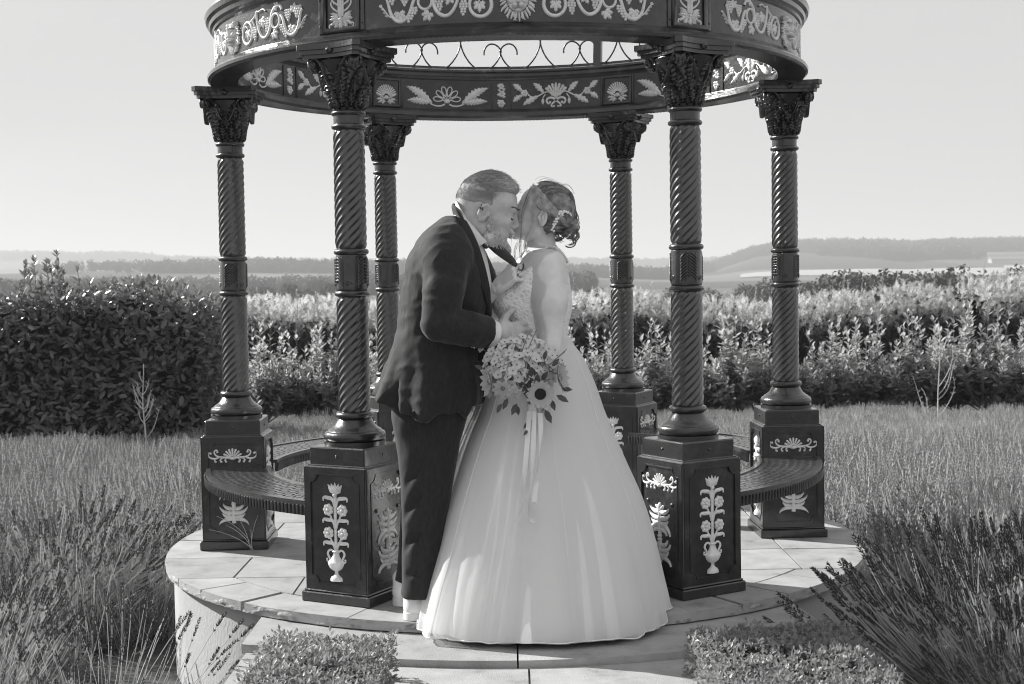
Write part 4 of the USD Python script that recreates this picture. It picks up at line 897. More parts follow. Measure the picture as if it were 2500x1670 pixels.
def lav_bush(label, c, rad, mh, n, L, bias=(0, 0, 0), seed=0, spread=1.0, dark=True, group='lavender bushes around the platform', needle=260, single=0):
    r2 = np.random.default_rng(seed); cx, cy = c; z0 = float(GZ(cx, cy)); t = thing('lavender_bush', label, 'lavender', group=group)
    a = r2.uniform(0, 2 * PI, needle); q = np.sqrt(r2.uniform(0, 1, needle)); hh = mh * np.sqrt(np.maximum(1 - q ** 2, 0)) * r2.uniform(0.55, 1.05, needle)
    P = np.stack([cx + rad * q * np.cos(a), cy + rad * q * np.sin(a), z0 + hh], 1); d = np.stack([q * np.cos(a), q * np.sin(a), 0.7 + 0 * a], 1) + r2.normal(size=(needle, 3)) * 0.3
    instancer('leaves', [(needles(10 + k), M_LLEAF, False) for k in range(3)], r2.integers(0, 3, needle), P, quat_of(rot_from(d, r2.uniform(0, 6, needle))), r2.uniform(0.8, 1.6, needle), t, kind='stuff')
    a = r2.uniform(0, 2 * PI, n); q = np.sqrt(r2.uniform(0, 1, n)); P = np.stack([cx + rad * 0.6 * q * np.cos(a), cy + rad * 0.6 * q * np.sin(a), z0 + mh * 0.75 * np.sqrt(1 - q ** 2 * 0.7)], 1)
    d = np.stack([q * np.cos(a) * spread, q * np.sin(a) * spread, 1.0 + 0 * a], 1) + np.array(bias) * r2.uniform(0.2, 1.25, (n, 1)) + r2.normal(size=(n, 3)) * 0.13
    R = rot_from(d, r2.uniform(0, 6, n)); sc = L / 0.45 * r2.uniform(0.7, 1.15, n); idx = r2.integers(0, 6, n)
    ms = M_LDARK if dark else M_LSPIKE
    tipy = (P + d / np.linalg.norm(d, axis=1, keepdims=True) * (L * r2.uniform(0.9, 1.0, n))[:, None])
    order = np.argsort(tipy[:, 1]); one = np.zeros(n, bool); one[order[:single]] = True
    for i in np.where(one)[0]:
        st, sp = STALKS[idx[i]]; g = lambda mm: (np.array(mm.vertices) * sc[i] @ R[i].T + P[i], mm.faces)
        s_ = obj('stalk', g(st), M_LSTEM, t); obj('flower_spike', g(sp), ms, s_)
    k = ~one
    if k.sum():
        instancer('stalks', [(u[0], M_LSTEM, False) for u in STALKS], idx[k], P[k], quat_of(R[k]), sc[k], t, kind='stuff'); instancer('flower_spikes', [(u[1], ms, False) for u in STALKS], idx[k], P[k], quat_of(R[k]), sc[k], t, kind='stuff')
lav_bush('lavender bush at the bottom left corner, dense dark spikes', (-2.1, -1.55), 0.5, 0.22, 330, 0.42, (0.0, -0.1, 0), 1, 0.7, True, needle=420)
lav_bush('lavender bush on the left with dark spikes, half way up the wall of the platform', (-2.35, -0.75), 0.5, 0.2, 300, 0.42, (0.05, -0.1, 0), 2, 0.7, True, needle=380)
lav_bush('sparse lavender stalks standing in front of the pale platform wall', (-1.42, -1.75), 0.34, 0.18, 60, 0.44, (0.22, -0.1, 0), 3, 0.6, True, needle=240, single=60)
lav_bush('lavender bush in the bottom left, right beside the low box hedge', (-1.52, -2.35), 0.36, 0.16, 110, 0.36, (0.1, -0.1, 0), 4, 0.6, True, needle=300)
lav_bush('leafy pale lavender bush at the left edge without many flowers', (-2.75, -0.2), 0.5, 0.25, 130, 0.36, (0.1, -0.2, 0), 5, 0.8, False, needle=460)
lav_bush('lavender flopping over in a dark heap beside the left rim of the platform', (-2.15, 0.35), 0.45, 0.22, 260, 0.5, (0.75, -0.15, -0.2), 6, 0.5, True, needle=240)
lav_bush('big lavender bush at the lower right with stalks leaning over the platform edge', (1.62, -1.72), 0.42, 0.36, 300, 0.52, (-0.75, -0.1, 0), 7, 0.8, True, needle=380, single=70)
lav_bush('tall fanning lavender bush behind the right box hedge', (2.0, -1.5), 0.45, 0.34, 330, 0.5, (-0.12, -0.1, 0), 8, 0.7, True, needle=420)
lav_bush('lavender bush at the bottom right corner, dark and leafy', (1.75, -2.25), 0.42, 0.32, 200, 0.34, (0.0, -0.1, 0), 9, 0.8, True, needle=520)
lav_bush('lavender bush at the right edge below the pale bed', (2.5, -0.9), 0.5, 0.3, 330, 0.46, (-0.1, -0.1, 0), 10, 0.7, True, needle=420)
lav_bush('lavender bush of pale straw coloured stalks right of the platform', (2.35, 0.1), 0.55, 0.25, 330, 0.5, (-0.15, -0.1, 0), 11, 0.6, False, needle=260)
# ---- low box hedges
M_BOX = leafmat('box_leaves', 0.24, 0.56, 0.42, 0.35)
BV = np.array([[0, 0, 0], [0.5, -0.27, 0.06], [1, 0, 0.0], [0.5, 0.27, 0.06]]); BF = np.array([[0, 1, 2], [0, 2, 3]])
def box_hedge(label, x0, x1, y0, y1, z0, z1, n, seed):
    r2 = np.random.default_rng(seed); t = thing('box_hedge', label, 'hedge', group='box hedges flanking the path')
    A = np.array([(x1 - x0) * (y1 - y0) * 1.2, (y1 - y0) * (z1 - z0) * 0.8, (y1 - y0) * (z1 - z0) * 0.8, (x1 - x0) * (z1 - z0) * 0.6]); k = r2.choice(4, n, p=A / A.sum())
    u, v_ = r2.uniform(0, 1, n), r2.uniform(0, 1, n); ins = np.abs(r2.normal(size=n)) * 0.022
    X = np.choose(k, [x0 + (x1 - x0) * u, x0 + ins, x1 - ins, x0 + (x1 - x0) * u]); Y_ = np.choose(k, [y0 + (y1 - y0) * v_, y0 + (y1 - y0) * v_, y0 + (y1 - y0) * v_, y1 - ins]); Z = np.choose(k, [z1 - ins, z0 + (z1 - z0) * u, z0 + (z1 - z0) * u, z0 + (z1 - z0) * v_])
    bump = (meshkit.fbm(np.stack([X * 6, Y_ * 6, Z * 6], -1), 3, seed) - 0.5) * 0.1
    Nn = np.array([[0, 0, 1.0], [-1, 0, 0.4], [1, 0, 0.4], [0, 1, 0.4]])[k]; P = np.stack([X, Y_, Z], 1) + Nn * bump[:, None]
    rr_ = 0.05; P[:, 2] -= 0.35 * np.maximum(0, rr_ - np.minimum(np.minimum(X - x0, x1 - X), y1 - Y_)) * (k == 0)
    d = Nn * 0.6 + r2.normal(size=(n, 3)) * 0.6 + [0, 0, 0.3]; R = leaf_rots(d, Nn + [0, 0, 0.3], r2, 0.3)
    # leaves in little rosettes
    m3 = 3; P3 = np.repeat(P, m3, 0) + r2.normal(size=(n * m3, 3)) * 0.006; d3 = np.repeat(d, m3, 0) + r2.normal(size=(n * m3, 3)) * 0.7; R3 = leaf_rots(d3, np.repeat(Nn, m3, 0) + [0, 0, 0.3], r2, 0.3)
    v, f = scatter(BV, BF, P3, R3, r2.uniform(0.013, 0.024, n * m3)); obj('foliage', (v, f), M_BOX, t, kind='stuff')
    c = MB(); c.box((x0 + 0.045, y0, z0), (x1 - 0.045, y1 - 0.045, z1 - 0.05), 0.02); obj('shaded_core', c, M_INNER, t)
box_hedge('low clipped box hedge on the left of the garden path', -0.80, -0.40, -3.4, -2.02, -0.45, 0.085, 9500, 91)
box_hedge('low clipped box hedge on the right of the garden path', 0.56, 1.09, -3.4, -2.0, -0.45, 0.085, 10500, 92)
# ---- bare saplings, log edging, grass in the joints
def sapling(label, px, py0, py1, y, seed, n=11):
    r2 = np.random.default_rng(seed); b0, t0 = at(px, py1, y), at(px - 6, py0, y); t = thing('bare_sapling', label, 'sapling', group='bare saplings'); H = t0[2] - b0[2]
    zz = np.linspace(0, 1, 9); w = np.stack([0.012 * np.sin(zz * 7 + seed) * H, 0 * zz, 0 * zz], 1); P = b0 + (t0 - b0) * zz[:, None] + w
    m = MB(); m.tube(P, np.linspace(0.011, 0.003, 9), 6); obj('stem', m, M_DRY, t, True)
    for k in range(n):
        i = r2.uniform(0.08, 0.8); p = b0 + (t0 - b0) * i + [0.012 * math.sin(i * 7 + seed) * H, 0, 0]; s = 1 if k % 2 else -1; L = H * r2.uniform(0.18, 0.34) * (1.1 - i)
        q = [p, p + [s * L * 0.35, r2.uniform(-0.1, 0.1) * L, L * 0.5], p + [s * L * 0.5, r2.uniform(-0.2, 0.2) * L, L * 1.0], p + [s * L * r2.uniform(0.5, 0.75), 0, L * 1.4]]
        m = MB(); m.tube(catmull(q, 3), np.linspace(0.006, 0.002, 10), 5)
        for e in range(5): f_ = r2.uniform(0.3, 1.0); c = catmull(q, 3)[int(f_ * 9)]; m.tube([c, c + [r2.uniform(-0.04, 0.04), 0, 0.035]], [0.003, 0.0015], 4)
        obj('branch', m, M_DRY, t, True)
sapling('pale bare sapling in front of the big laurel hedge', 354, 888, 1090, 9.6, 1, 14)
sapling('pale bare sapling among the young laurels at the right', 2296, 785, 1130, 11.0, 2, 12)
le = thing('log_edging', 'low edging of short upright logs at the foot of the laurel hedge, left edge', 'edging')
M_LOG = mat('weathered_log', 0.06, 0.16, rough=0.95, scale=14, stretch=(4, 4, 0.6), bump=0.5)
for k in range(17):
    p = at(-40 + k * 6.6, 1083, 9.55); q = MB(); q.tube([(p[0], 9.55 + 0.05 * math.sin(k * 0.5), float(GZ(p[0], 9.55)) - 0.1), (p[0], 9.55 + 0.05 * math.sin(k * 0.5), p[2] + 0.055 + 0.008 * (k % 3))], 0.0165, 8); obj('log', q, M_LOG, le, 50)
M_GRASS = mat('dry_grass', 0.4, 0.5, rough=0.8)
gt = thing('grass_tuft', 'few pale grass blades growing at the foot of the left pedestal', 'grass'); rs = np.random.default_rng(5)
for dx, L in ((-0.17, 0.16), (-0.12, 0.12), (-0.05, 0.15), (0.0, 0.1), (0.04, 0.16), (-0.2, 0.1)):
    p = np.array([-1.21, -0.19, 0.0]) + [rs.uniform(-0.012, 0.012), rs.uniform(-0.01, 0.01), 0]
    m = MB(); c = catmull([p, p + [dx * 0.4, -0.01, L * 0.6], p + [dx, -0.015, L]], 4); m.tube(c, np.linspace(0.0022, 0.0008, len(c)), 4); obj('blade', m, M_GRASS, gt, True)
# ================================================================ the couple
# ---- a small signed-distance modeller: smooth unions on a grid, meshed by surface nets
class Field:
    def __init__(self, lo, hi, h):
        self.lo, self.h = np.asarray(lo, float), h
        self.n = np.ceil((np.asarray(hi, float) - self.lo) / h).astype(int) + 1
        self.F = np.full(self.n, 0.5, np.float32)
        self.ax = [self.lo[k] + h * np.arange(self.n[k]) for k in range(3)]
    def sub(self, lo, hi):
        a = np.clip(np.floor((np.asarray(lo) - self.lo) / self.h).astype(int), 0, self.n); b = np.clip(np.ceil((np.asarray(hi) - self.lo) / self.h).astype(int) + 1, 0, self.n)
        s = tuple(slice(x, y) for x, y in zip(a, b)); G = np.stack(np.meshgrid(*(self.ax[k][s[k]] for k in range(3)), indexing='ij'), -1); return s, G
    def mix(self, s, d, k, cut=False):
        f = self.F[s]
        if cut: self.F[s] = np.where(k > 0, np.maximum(f, -d) + np.maximum(k - np.abs(f + d), 0) ** 2 / (4 * max(k, 1e-9)), np.maximum(f, -d))
        else: self.F[s] = np.minimum(f, d) - np.maximum(k - np.abs(f - d), 0) ** 2 / (4 * max(k, 1e-9))
    def cap(self, a, b, ra, rb, k=0.01, sq=(1, 1, 1), cut=False):
        a, b = np.asarray(a, float), np.asarray(b, float); m = max(ra, rb) + k + 3 * self.h; s, P = self.sub(np.minimum(a, b) - m, np.maximum(a, b) + m)
        if 0 in P.shape: return
        d = b - a; t = np.clip(((P - a) @ d) / max(d @ d, 1e-12), 0, 1); q = (P - a - t[..., None] * d) / np.asarray(sq); self.mix(s, (np.linalg.norm(q, axis=-1) - (ra + (rb - ra) * t)) * min(sq), k, cut)
    def chain(self, pts, rs_, k=0.01):
        for i in range(len(pts) - 1): self.cap(pts[i], pts[i + 1], rs_[i], rs_[i + 1], k)
    def ell(self, c, r, k=0.01, R=None, cut=False):
        c, r = np.asarray(c, float), np.asarray(r, float); m = r.max() + k + 3 * self.h; s, P = self.sub(c - m, c + m)
        if 0 in P.shape: return
        q = P - c
        if R is not None: q = q @ R
        l = np.linalg.norm(q / r, axis=-1); g = np.linalg.norm(q / r ** 2, axis=-1); self.mix(s, l * (l - 1) / np.maximum(g, 1e-6), k, cut)
    def stack(self, z, cx, cy, rx, ry, k=0.01, off=0.0, n=2.2):
        """Upright stack of super-ellipses, splined over z."""
        from scipy.interpolate import PchipInterpolator
        z = np.asarray(z, float); o = np.argsort(z); I = [PchipInterpolator(z[o], np.asarray(q, float)[o]) for q in (cx, cy, rx, ry)]
        m = 0.06; lo = [np.min(np.array(cx) - np.array(rx)) - m, np.min(np.array(cy) - np.array(ry)) - m, z.min() - m]; hi = [np.max(np.array(cx) + np.array(rx)) + m, np.max(np.array(cy) + np.array(ry)) + m, z.max() + m]
        s, P = self.sub(lo, hi); zc = np.clip(P[..., 2], z.min(), z.max()); X, Y, A, B = (f(zc) for f in I); A, B = A + off, B + off
        e = (np.abs((P[..., 0] - X) / A) ** n + np.abs((P[..., 1] - Y) / B) ** n) ** (1 / n); d = (e - 1) * np.minimum(A, B) * 0.9
        dz = np.maximum(z.min() - P[..., 2], P[..., 2] - z.max()); d = np.where(dz > 0, np.sqrt(np.maximum(d, 0) ** 2 + dz ** 2), np.maximum(d, dz)); self.mix(s, d, k)
    def keep(self, d): self.F = np.maximum(self.F, d).astype(np.float32)
    def grid(self): return np.stack(np.meshgrid(*self.ax, indexing='ij'), -1)
    def mesh(self):
        F = self.F; ins = F < 0; nx, ny, nz = F.shape
        c = [ins[i:nx - 1 + i, j:ny - 1 + j, k:nz - 1 + k] for i in (0, 1) for j in (0, 1) for k in (0, 1)]; sm = sum(q.astype(np.int8) for q in c); act = (sm > 0) & (sm < 8)
        idx = -np.ones(act.shape, int); ijk = np.argwhere(act); idx[act] = np.arange(len(ijk)); acc = np.zeros((len(ijk), 3)); cnt = np.zeros(len(ijk))
        for axis in range(3):
            o = [a for a in range(3) if a != axis]
            for u in (0, 1):
                for v in (0, 1):
                    p0 = ijk.copy(); p0[:, o[0]] += u; p0[:, o[1]] += v; p1 = p0.copy(); p1[:, axis] += 1
                    f0, f1 = F[tuple(p0.T)].astype(float), F[tuple(p1.T)].astype(float); x = (f0 < 0) != (f1 < 0); t = np.where(x, f0 / np.where(x, f0 - f1, 1), 0)
                    q = p0.astype(float); q[:, axis] += t; acc[x] += q[x]; cnt[x] += 1
        V = self.lo + self.h * acc / cnt[:, None]; Q = []
        for axis in range(3):
            o = [a for a in range(3) if a != axis]; a0 = [slice(1, -1)] * 3; a0[axis] = slice(0, -1); a1 = list(a0); a1[axis] = slice(1, None)
            A, B = ins[tuple(a0)], ins[tuple(a1)]; p = np.argwhere(A != B); sgn = A[A != B]; p = p + np.array([0 if a == axis else 1 for a in range(3)])
            g = lambda u, v: idx[tuple((p - np.eye(3, dtype=int)[o[0]] * u - np.eye(3, dtype=int)[o[1]] * v).T)]
            q = np.stack([g(1, 1), g(0, 1), g(0, 0), g(1, 0)], 1); fl = sgn if axis != 1 else ~sgn; q[~fl] = q[~fl][:, ::-1]; Q.append(q)
        Q = np.vstack(Q); f = np.vstack([Q[:, [0, 1, 2]], Q[:, [0, 2, 3]]])
        m = trimesh.Trimesh(V, f, process=False); trimesh.smoothing.filter_taubin(m, iterations=4); return m
def puff(m, amp, sc, seed, octv=3, ridged=False):
    """Pushes the surface in and out by noise (folds and lace)."""
    v = np.array(m.vertices); n = meshkit.fbm(v * np.asarray(sc), octv, seed)
    n = 1 - 2 * np.abs(n - 0.5) * 2.2 if ridged else (n - 0.5) * 2
    m.vertices = v + m.vertex_normals * (n * amp)[:, None]; return m
def ang(m, mt, ps): return mt
M_SKIN = mat('skin', 0.38, 0.52, rough=0.5, scale=26, bump=0.3, bump_scale=240, sss=0.12, spec=0.35, dist=0.002)
M_SKIN_F = mat('fair_skin', 0.54, 0.64, rough=0.5, scale=22, bump=0.2, bump_scale=240, sss=0.15, spec=0.3, dist=0.002)
M_SUIT = mat('dark_suit_cloth', 0.014, 0.026, rough=0.8, scale=120, bump=0.3, bump_scale=900, sheen=0.16, spec=0.25, stretch=(1, 1, 0.3), dist=0.002)
M_SHIRT = mat('white_shirt', 0.74, rough=0.7)
M_TIE = mat('dark_tie', 0.03, 0.05, rough=0.45, scale=90, sheen=0.3)
M_SHOE = mat('white_leather', 0.7, 0.76, rough=0.45, scale=20)
M_SOLE = mat('white_rubber', 0.66, rough=0.6)
M_HAIR_G = mat('grey_hair', 0.12, 0.55, rough=0.9, spec=0.2, scale=230)
M_STUBBLE = mat('hair_fade', 0.26, 0.42, rough=0.95, spec=0.15, scale=200, bump=0.4, bump_scale=500)
M_BEARD = mat('white_beard', 0.34, 0.8, rough=0.7, scale=150)
M_HAIR_D = mat('brown_hair', 0.07, 0.3, rough=0.4, scale=55, stretch=(1, 1, 1))
M_HAIR_L = mat('blonde_hair', 0.3, 0.62, rough=0.42, scale=55)
M_BROW = mat('dark_brow', 0.09, 0.18, rough=0.8)
M_LIP = mat('lips', 0.25, rough=0.4)
M_LASH = mat('lashes', 0.02, rough=0.6)
M_LACE = usdkit.material(stage, '/World/Looks/lace', {
    'g': ('texture_coordinate', {}), 'v': ('voronoi_texture', {'feature': 'distance_to_edge', 'scale': 62.0}), 'n': ('noise_texture', {'scale': 34.0, 'detail': 5.0, 'roughness': 0.7}), 'r': ('rgb_ramp', {'ramp': [(0.0, g3(0.86)), (0.22, g3(0.82)), (0.5, g3(0.6))]}),
    'ad': ('math', {'math_type': 'add'}), 'b': ('bump', {'strength': 0.9, 'distance': 0.008, 'invert': True}), 'p': ('principled_bsdf', {'roughness': 0.75, 'specular_ior_level': 0.25, 'sheen_weight': 0.2})},
    [('g.object', 'v.vector'), ('g.object', 'n.vector'), ('v.distance', 'ad.value1'), ('n.fac', 'ad.value2'), ('v.distance', 'r.fac'), ('r.color', 'p.base_color'), ('ad.value', 'b.height'), ('b.normal', 'p.normal')], surface='p.BSDF')
M_SATIN = mat('white_satin', 0.88, rough=0.42, spec=0.4, sheen=0.1, bump=0.5, bump_scale=9, stretch=(3, 3, 0.22), dist=0.02)
M_TULLE = usdkit.material(stage, '/World/Looks/tulle', {
    'd': ('diffuse_bsdf', {'color': g3(0.92)}), 't': ('translucent_bsdf', {'color': g3(0.92)}), 'x': ('transparent_bsdf', {}), 'lw': ('layer_weight', {'blend': 0.5}), 'mr': ('map_range', {'from_min': 0.0, 'from_max': 1.0, 'to_min': 0.52, 'to_max': 0.15}),
    'm1': ('mix_closure', {'fac': 0.45}), 'm2': ('mix_closure', {})},
    [('d.BSDF', 'm1.closure1'), ('t.BSDF', 'm1.closure2'), ('lw.facing', 'mr.value'), ('mr.result', 'm2.fac'), ('m1.closure', 'm2.closure1'), ('x.BSDF', 'm2.closure2')], surface='m2.closure')
M_PEARL = mat('pearls', 0.8, rough=0.15, coat=0.6)
M_METAL = usdkit.material(stage, '/World/Looks/silver', {'p': ('principled_bsdf', {'metallic': 1.0, 'roughness': 0.2, 'base_color': g3(0.85)})}, [], surface='p.BSDF')

YM, YB = -1.42, -1.32
def A(px, py, dy=0.0): return at(px, py, YM + dy)
def B(px, py, dy=0.0): return at(px, py, YB + dy)
def frame(o, X, Z):
    X = unit(X); Z = unit(Z - X * (np.asarray(Z) @ X)); return np.asarray(o, float), np.stack([X, np.cross(Z, X), Z], 1)
class Local:
    """Wraps a Field so that shapes may be given in a local frame (origin o, rotation R, scale s)."""
    def __init__(self, F, o, R, s=1.0, flip=1): self.F, self.o, self.R, self.s, self.m = F, np.asarray(o, float), R, s, np.array([1, flip, 1.0])
    def p(self, q): return self.o + self.R @ (np.asarray(q, float) * self.m * self.s)
    def cap(self, a, b, ra, rb=None, k=0.008, **kw): self.F.cap(self.p(a), self.p(b), ra * self.s, (ra if rb is None else rb) * self.s, k * self.s, **kw)
    def ell(self, c, r, k=0.01, cut=False, rot=None): self.F.ell(self.p(c), np.asarray(r, float) * self.s, k * self.s, self.R if rot is None else self.R @ rot, cut)
def rotm(ax, deg):
    from scipy.spatial.transform import Rotation
    return Rotation.from_euler(ax, deg, degrees=True).as_matrix()
def head_shape(L, male):
    L.ell((-0.014, 0, 0.038), (0.100, 0.077, 0.086), 0.01); L.ell((0.03, 0, -0.022), (0.062, 0.062, 0.088), 0.03); L.ell((0.04, 0, 0.05), (0.052, 0.066, 0.05), 0.03)
    for s in (-1, 1):
        L.cap((-0.006, s * 0.052, -0.058), (0.06, s * 0.022, -0.098), 0.021 if male else 0.017, 0.02 if male else 0.015, 0.025); L.cap((0.083, s * 0.034, 0.026), (0.09, s * 0.012, 0.022), 0.011 if male else 0.008, None, 0.014)
        L.ell((0.064, s * 0.044, -0.02), (0.022, 0.02, 0.02), 0.02); L.ell((0.058, s * 0.03, -0.058), (0.03, 0.026, 0.028), 0.02)
        L.ell((0.101, s * 0.032, 0.003), (0.017, 0.02, 0.013), 0.01, True); L.ell((0.076, s * 0.032, 0.003), (0.014, 0.015, 0.0135), 0.003)
    L.ell((0.074, 0, -0.1), (0.022 if male else 0.018, 0.022, 0.018), 0.02); L.cap((0.09, 0, 0.02), (0.109, 0, -0.022), 0.008, 0.0105, 0.012)
    for s in (-1, 1): L.ell((0.1, s * 0.011, -0.03), (0.011, 0.008, 0.008), 0.006)
    L.ell((0.09, 0, -0.052), (0.013, 0.024, 0.012), 0.012); L.ell((0.1, 0, -0.0555), (0.007, 0.02, 0.0055), 0.004); L.ell((0.097, 0, -0.067), (0.008, 0.019, 0.006), 0.004); L.cap((0.104, -0.02, -0.0612), (0.104, 0.02, -0.0612), 0.0022, None, 0.002, cut=True)
    for s in (-1, 1):
        e = rotm('y', 14) @ rotm('z', -s * 24); L.ell((-0.016, s * 0.080, -0.002), (0.021, 0.0085, 0.034), 0.004, rot=e); L.ell((-0.011, s * 0.0895, 0.003), (0.014, 0.0105, 0.0245), 0.002, True, rot=e); L.ell((-0.016, s * 0.083, -0.002), (0.0055, 0.004, 0.015), 0.003, rot=e); L.ell((0.002, s * 0.0755, -0.006), (0.0055, 0.007, 0.008), 0.004)
def hand_shape(L, curl, thumb, spread=0.02, flat=0.0):
    """Palm, four fingers of their own lengths and bends, and a thumb from the side of the palm. Frame: x along the fingers, y to the thumb, z out of the back."""
    base = [(0.093, 0.03, 0.0), (0.097, 0.009, 0.003), (0.092, -0.012, 0.002), (0.083, -0.031, -0.002)]; ln = [(0.042, 0.026, 0.021), (0.047, 0.03, 0.022), (0.043, 0.028, 0.022), (0.034, 0.021, 0.019)]; rd = [(0.0098, 0.0088, 0.0072), (0.0102, 0.009, 0.0075), (0.0096, 0.0086, 0.007), (0.0086, 0.0075, 0.0062)]
    for b in base: L.cap((0.012, b[1] * 0.55, 0), b, 0.0145, 0.0118, 0.012)
    L.ell((0.05, 0.0, -0.004), (0.046, 0.036, 0.014), 0.012); L.ell((0.032, 0.024, -0.008), (0.03, 0.017, 0.015), 0.012)
    tips = []
    for i, b in enumerate(base):
        p = np.array(b, float); c = curl[i] if np.ndim(curl[0]) else curl; a = 0.0; sp = spread * (1.5 - i)
        for j in range(3):
            a += math.radians(c[j]); d = np.array([math.cos(a) * math.cos(sp), math.cos(a) * math.sin(sp), -math.sin(a)]); q = p + d * ln[i][j]
            L.cap(p, q, rd[i][j], rd[i][min(j + 1, 2)] if j < 2 else rd[i][2] * 0.86, 0.003 if j else 0.006); L.ell(p, (rd[i][j] * 1.06,) * 3, 0.004); p = q
        tips.append((p, d))
    p = np.array([0.022, 0.026, -0.006]); 
    for j, (az, el, l, r0, r1) in enumerate(thumb): 
        d = np.array([math.cos(math.radians(az)) * math.cos(math.radians(el)), math.sin(math.radians(az)) * math.cos(math.radians(el)), -math.sin(math.radians(el))]); q = p + d * l; L.cap(p, q, r0, r1, 0.01 if j == 0 else 0.004); p = q
    return tips
def nail(L, m, tip, r=0.0055):
    p, d = tip; c = p - d * 0.002 + np.array([0, 0, 0.006]); 
    m.ball(L.p(c), 0.0048 * L.s, 1)

# ================================================================ the man
man = thing('person', 'man in a dark suit and white trainers leaning forward to kiss the bride', 'person')
mh_o, mh_R = frame(A(1189, 519, 0.0), A(1289, 540, 0.012) - A(1189, 519, 0.0), np.array([0.0, 0, 1]))
mh_R = mh_R @ rotm('x', 4)
MS = 1.05
hp = lambda q: mh_o + mh_R @ (np.asarray(q, float) * MS)
# skin: head and neck, a hidden core of torso and arms, the hands
F1 = Field(mh_o - [0.17, 0.13, 0.24], mh_o + [0.15, 0.13, 0.16], 0.0032); L1 = Local(F1, mh_o, mh_R, MS); head_shape(L1, True)
nb = A(1122, 590, 0.01)
F1.cap(hp((-0.03, 0, -0.05)), nb, 0.064, 0.078, 0.03); F1.cap(hp((-0.075, 0.0, -0.045)), hp((-0.085, 0, -0.075)), 0.034, 0.04, 0.03, (1, 1.6, 1))
body = MB(); body.mesh(F1.mesh())
S_R, E_R, W_R = A(1098, 622, -0.175), A(1078, 790, -0.25), A(1209, 816, -0.135)
S_L, E_L, W_L = A(1130, 615, 0.19), A(1196, 742, 0.20), A(1300, 772, 0.27)
core = Field(A(980, 1000, -0.3) - 0.1, A(1330, 540, 0.34) + 0.1, 0.012)
core.stack([A(1060, y)[2] for y in (960, 820, 700, 610, 570)], [A(x, 700)[0] for x in (1060, 1075, 1095, 1110, 1120)], [YM] * 5, [0.11, 0.11, 0.11, 0.09, 0.06], [0.15, 0.15, 0.17, 0.17, 0.09]); core.chain([S_R, E_R, W_R], [0.045, 0.04, 0.03]); core.chain([S_L, E_L, W_L], [0.045, 0.04, 0.03]); body.mesh(core.mesh())
o, R = frame(A(1214, 815, -0.135), A(1330, 812, 0.0) - A(1214, 816, -0.135), np.array([-0.45, -0.9, 0.1]))
hF = Field(o - [0.08, 0.1, 0.1], o + [0.26, 0.12, 0.13], 0.0027); hL = Local(hF, o, R, 1.1)
tips = hand_shape(hL, [(6, 10, 8), (6, 10, 8), (8, 12, 8), (10, 14, 10)], [(48, 6, 0.042, 0.0165, 0.013), (36, 2, 0.032, 0.0125, 0.0105), (20, 0, 0.026, 0.0105, 0.0082)], -0.012); hF.cap(hL.p((-0.06, 0, 0)), hL.p((0.02, 0, 0)), 0.031, 0.027, 0.012, (1, 1, 1)); body.mesh(hF.mesh())
o2, R2 = frame(W_L, np.array([1, 0.1, 0.05]), np.array([0, 1, 0])); h2 = Field(o2 - [0.08, 0.12, 0.12], o2 + [0.24, 0.12, 0.12], 0.004); l2 = Local(h2, o2, R2, 1.0, -1); hand_shape(l2, (15, 20, 15), [(50, 10, 0.045, 0.016, 0.013), (35, 10, 0.034, 0.0125, 0.01), (20, 5, 0.028, 0.01, 0.008)]); body.mesh(h2.mesh())
obj('body', body, M_SKIN, man, True)
nm = MB()
for t in tips: 
    p, d = t; nm.tube([hL.p(p - d * 0.005 + [0, 0, 0.0052]), hL.p(p + d * 0.004 + [0, 0, 0.0048])], [0.0048, 0.0042], 6)
obj('fingernails', nm, mat('nail', 0.6, rough=0.25), man, True, kind='stuff')
# jacket
zt = lambda py: A(1100, py)[2]
xs = lambda px, py: A(px, py)[0]
rows = [(1002, 905, 1186), (960, 915, 1190), (905, 938, 1192), (850, 955, 1192), (800, 968, 1196), (745, 976, 1200), (690, 984, 1196), (640, 994, 1184), (600, 1010, 1166), (570, 1030, 1150), (548, 1058, 1140), (532, 1084, 1130)]
ryj = [0.235, 0.228, 0.215, 0.205, 0.202, 0.212, 0.225, 0.235, 0.225, 0.185, 0.13, 0.085]
J = Field([xs(860, 1000) - 0.03, YM - 0.42, 0.62], [xs(1420, 700) + 0.02, YM + 0.40, 1.55], 0.0068)
zr = [zt(r[0]) for r in rows]
J.stack(zr, [(xs(r[1], r[0]) + xs(r[2], r[0])) / 2 for r in rows], [YM + 0.01] * len(rows), [(xs(r[2], r[0]) - xs(r[1], r[0])) / 2 for r in rows], ryj, n=2.15)
G = J.grid()
# flutes of the skirts of the coat, the back vent, the rounded front hem
th = np.arctan2(G[..., 1] - YM, -(G[..., 0] - xs(1055, 900))); low = np.clip((1.02 - G[..., 2]) / 0.3, 0, 1)
J.F += (low ** 1.3 * (0.016 * np.sin(th * 7.0 + 0.9 + 2.2 * G[..., 2]) + 0.008 * np.sin(th * 15 + 2))).astype(np.float32)
hem = zt(960) - (G[..., 0] - xs(897, 960)) * 0.36 + 0.05 * np.clip((G[..., 0] - xs(1105, 1000)) / 0.05, 0, 1.5) ** 2 + 0.003 * np.sin(th * 9)
J.F = np.maximum(J.F, hem - G[..., 2]).astype(np.float32)
vent = np.maximum(np.abs(G[..., 1] - (YM - 0.175) - 0.25 * (0.95 - G[..., 2]) * 0) - (0.004 + 0.03 * np.clip((0.98 - G[..., 2]) / 0.25, 0, 1)), np.maximum(G[..., 0] - xs(985, 950), G[..., 2] - 0.98)); J.F = np.maximum(J.F, -vent).astype(np.float32)
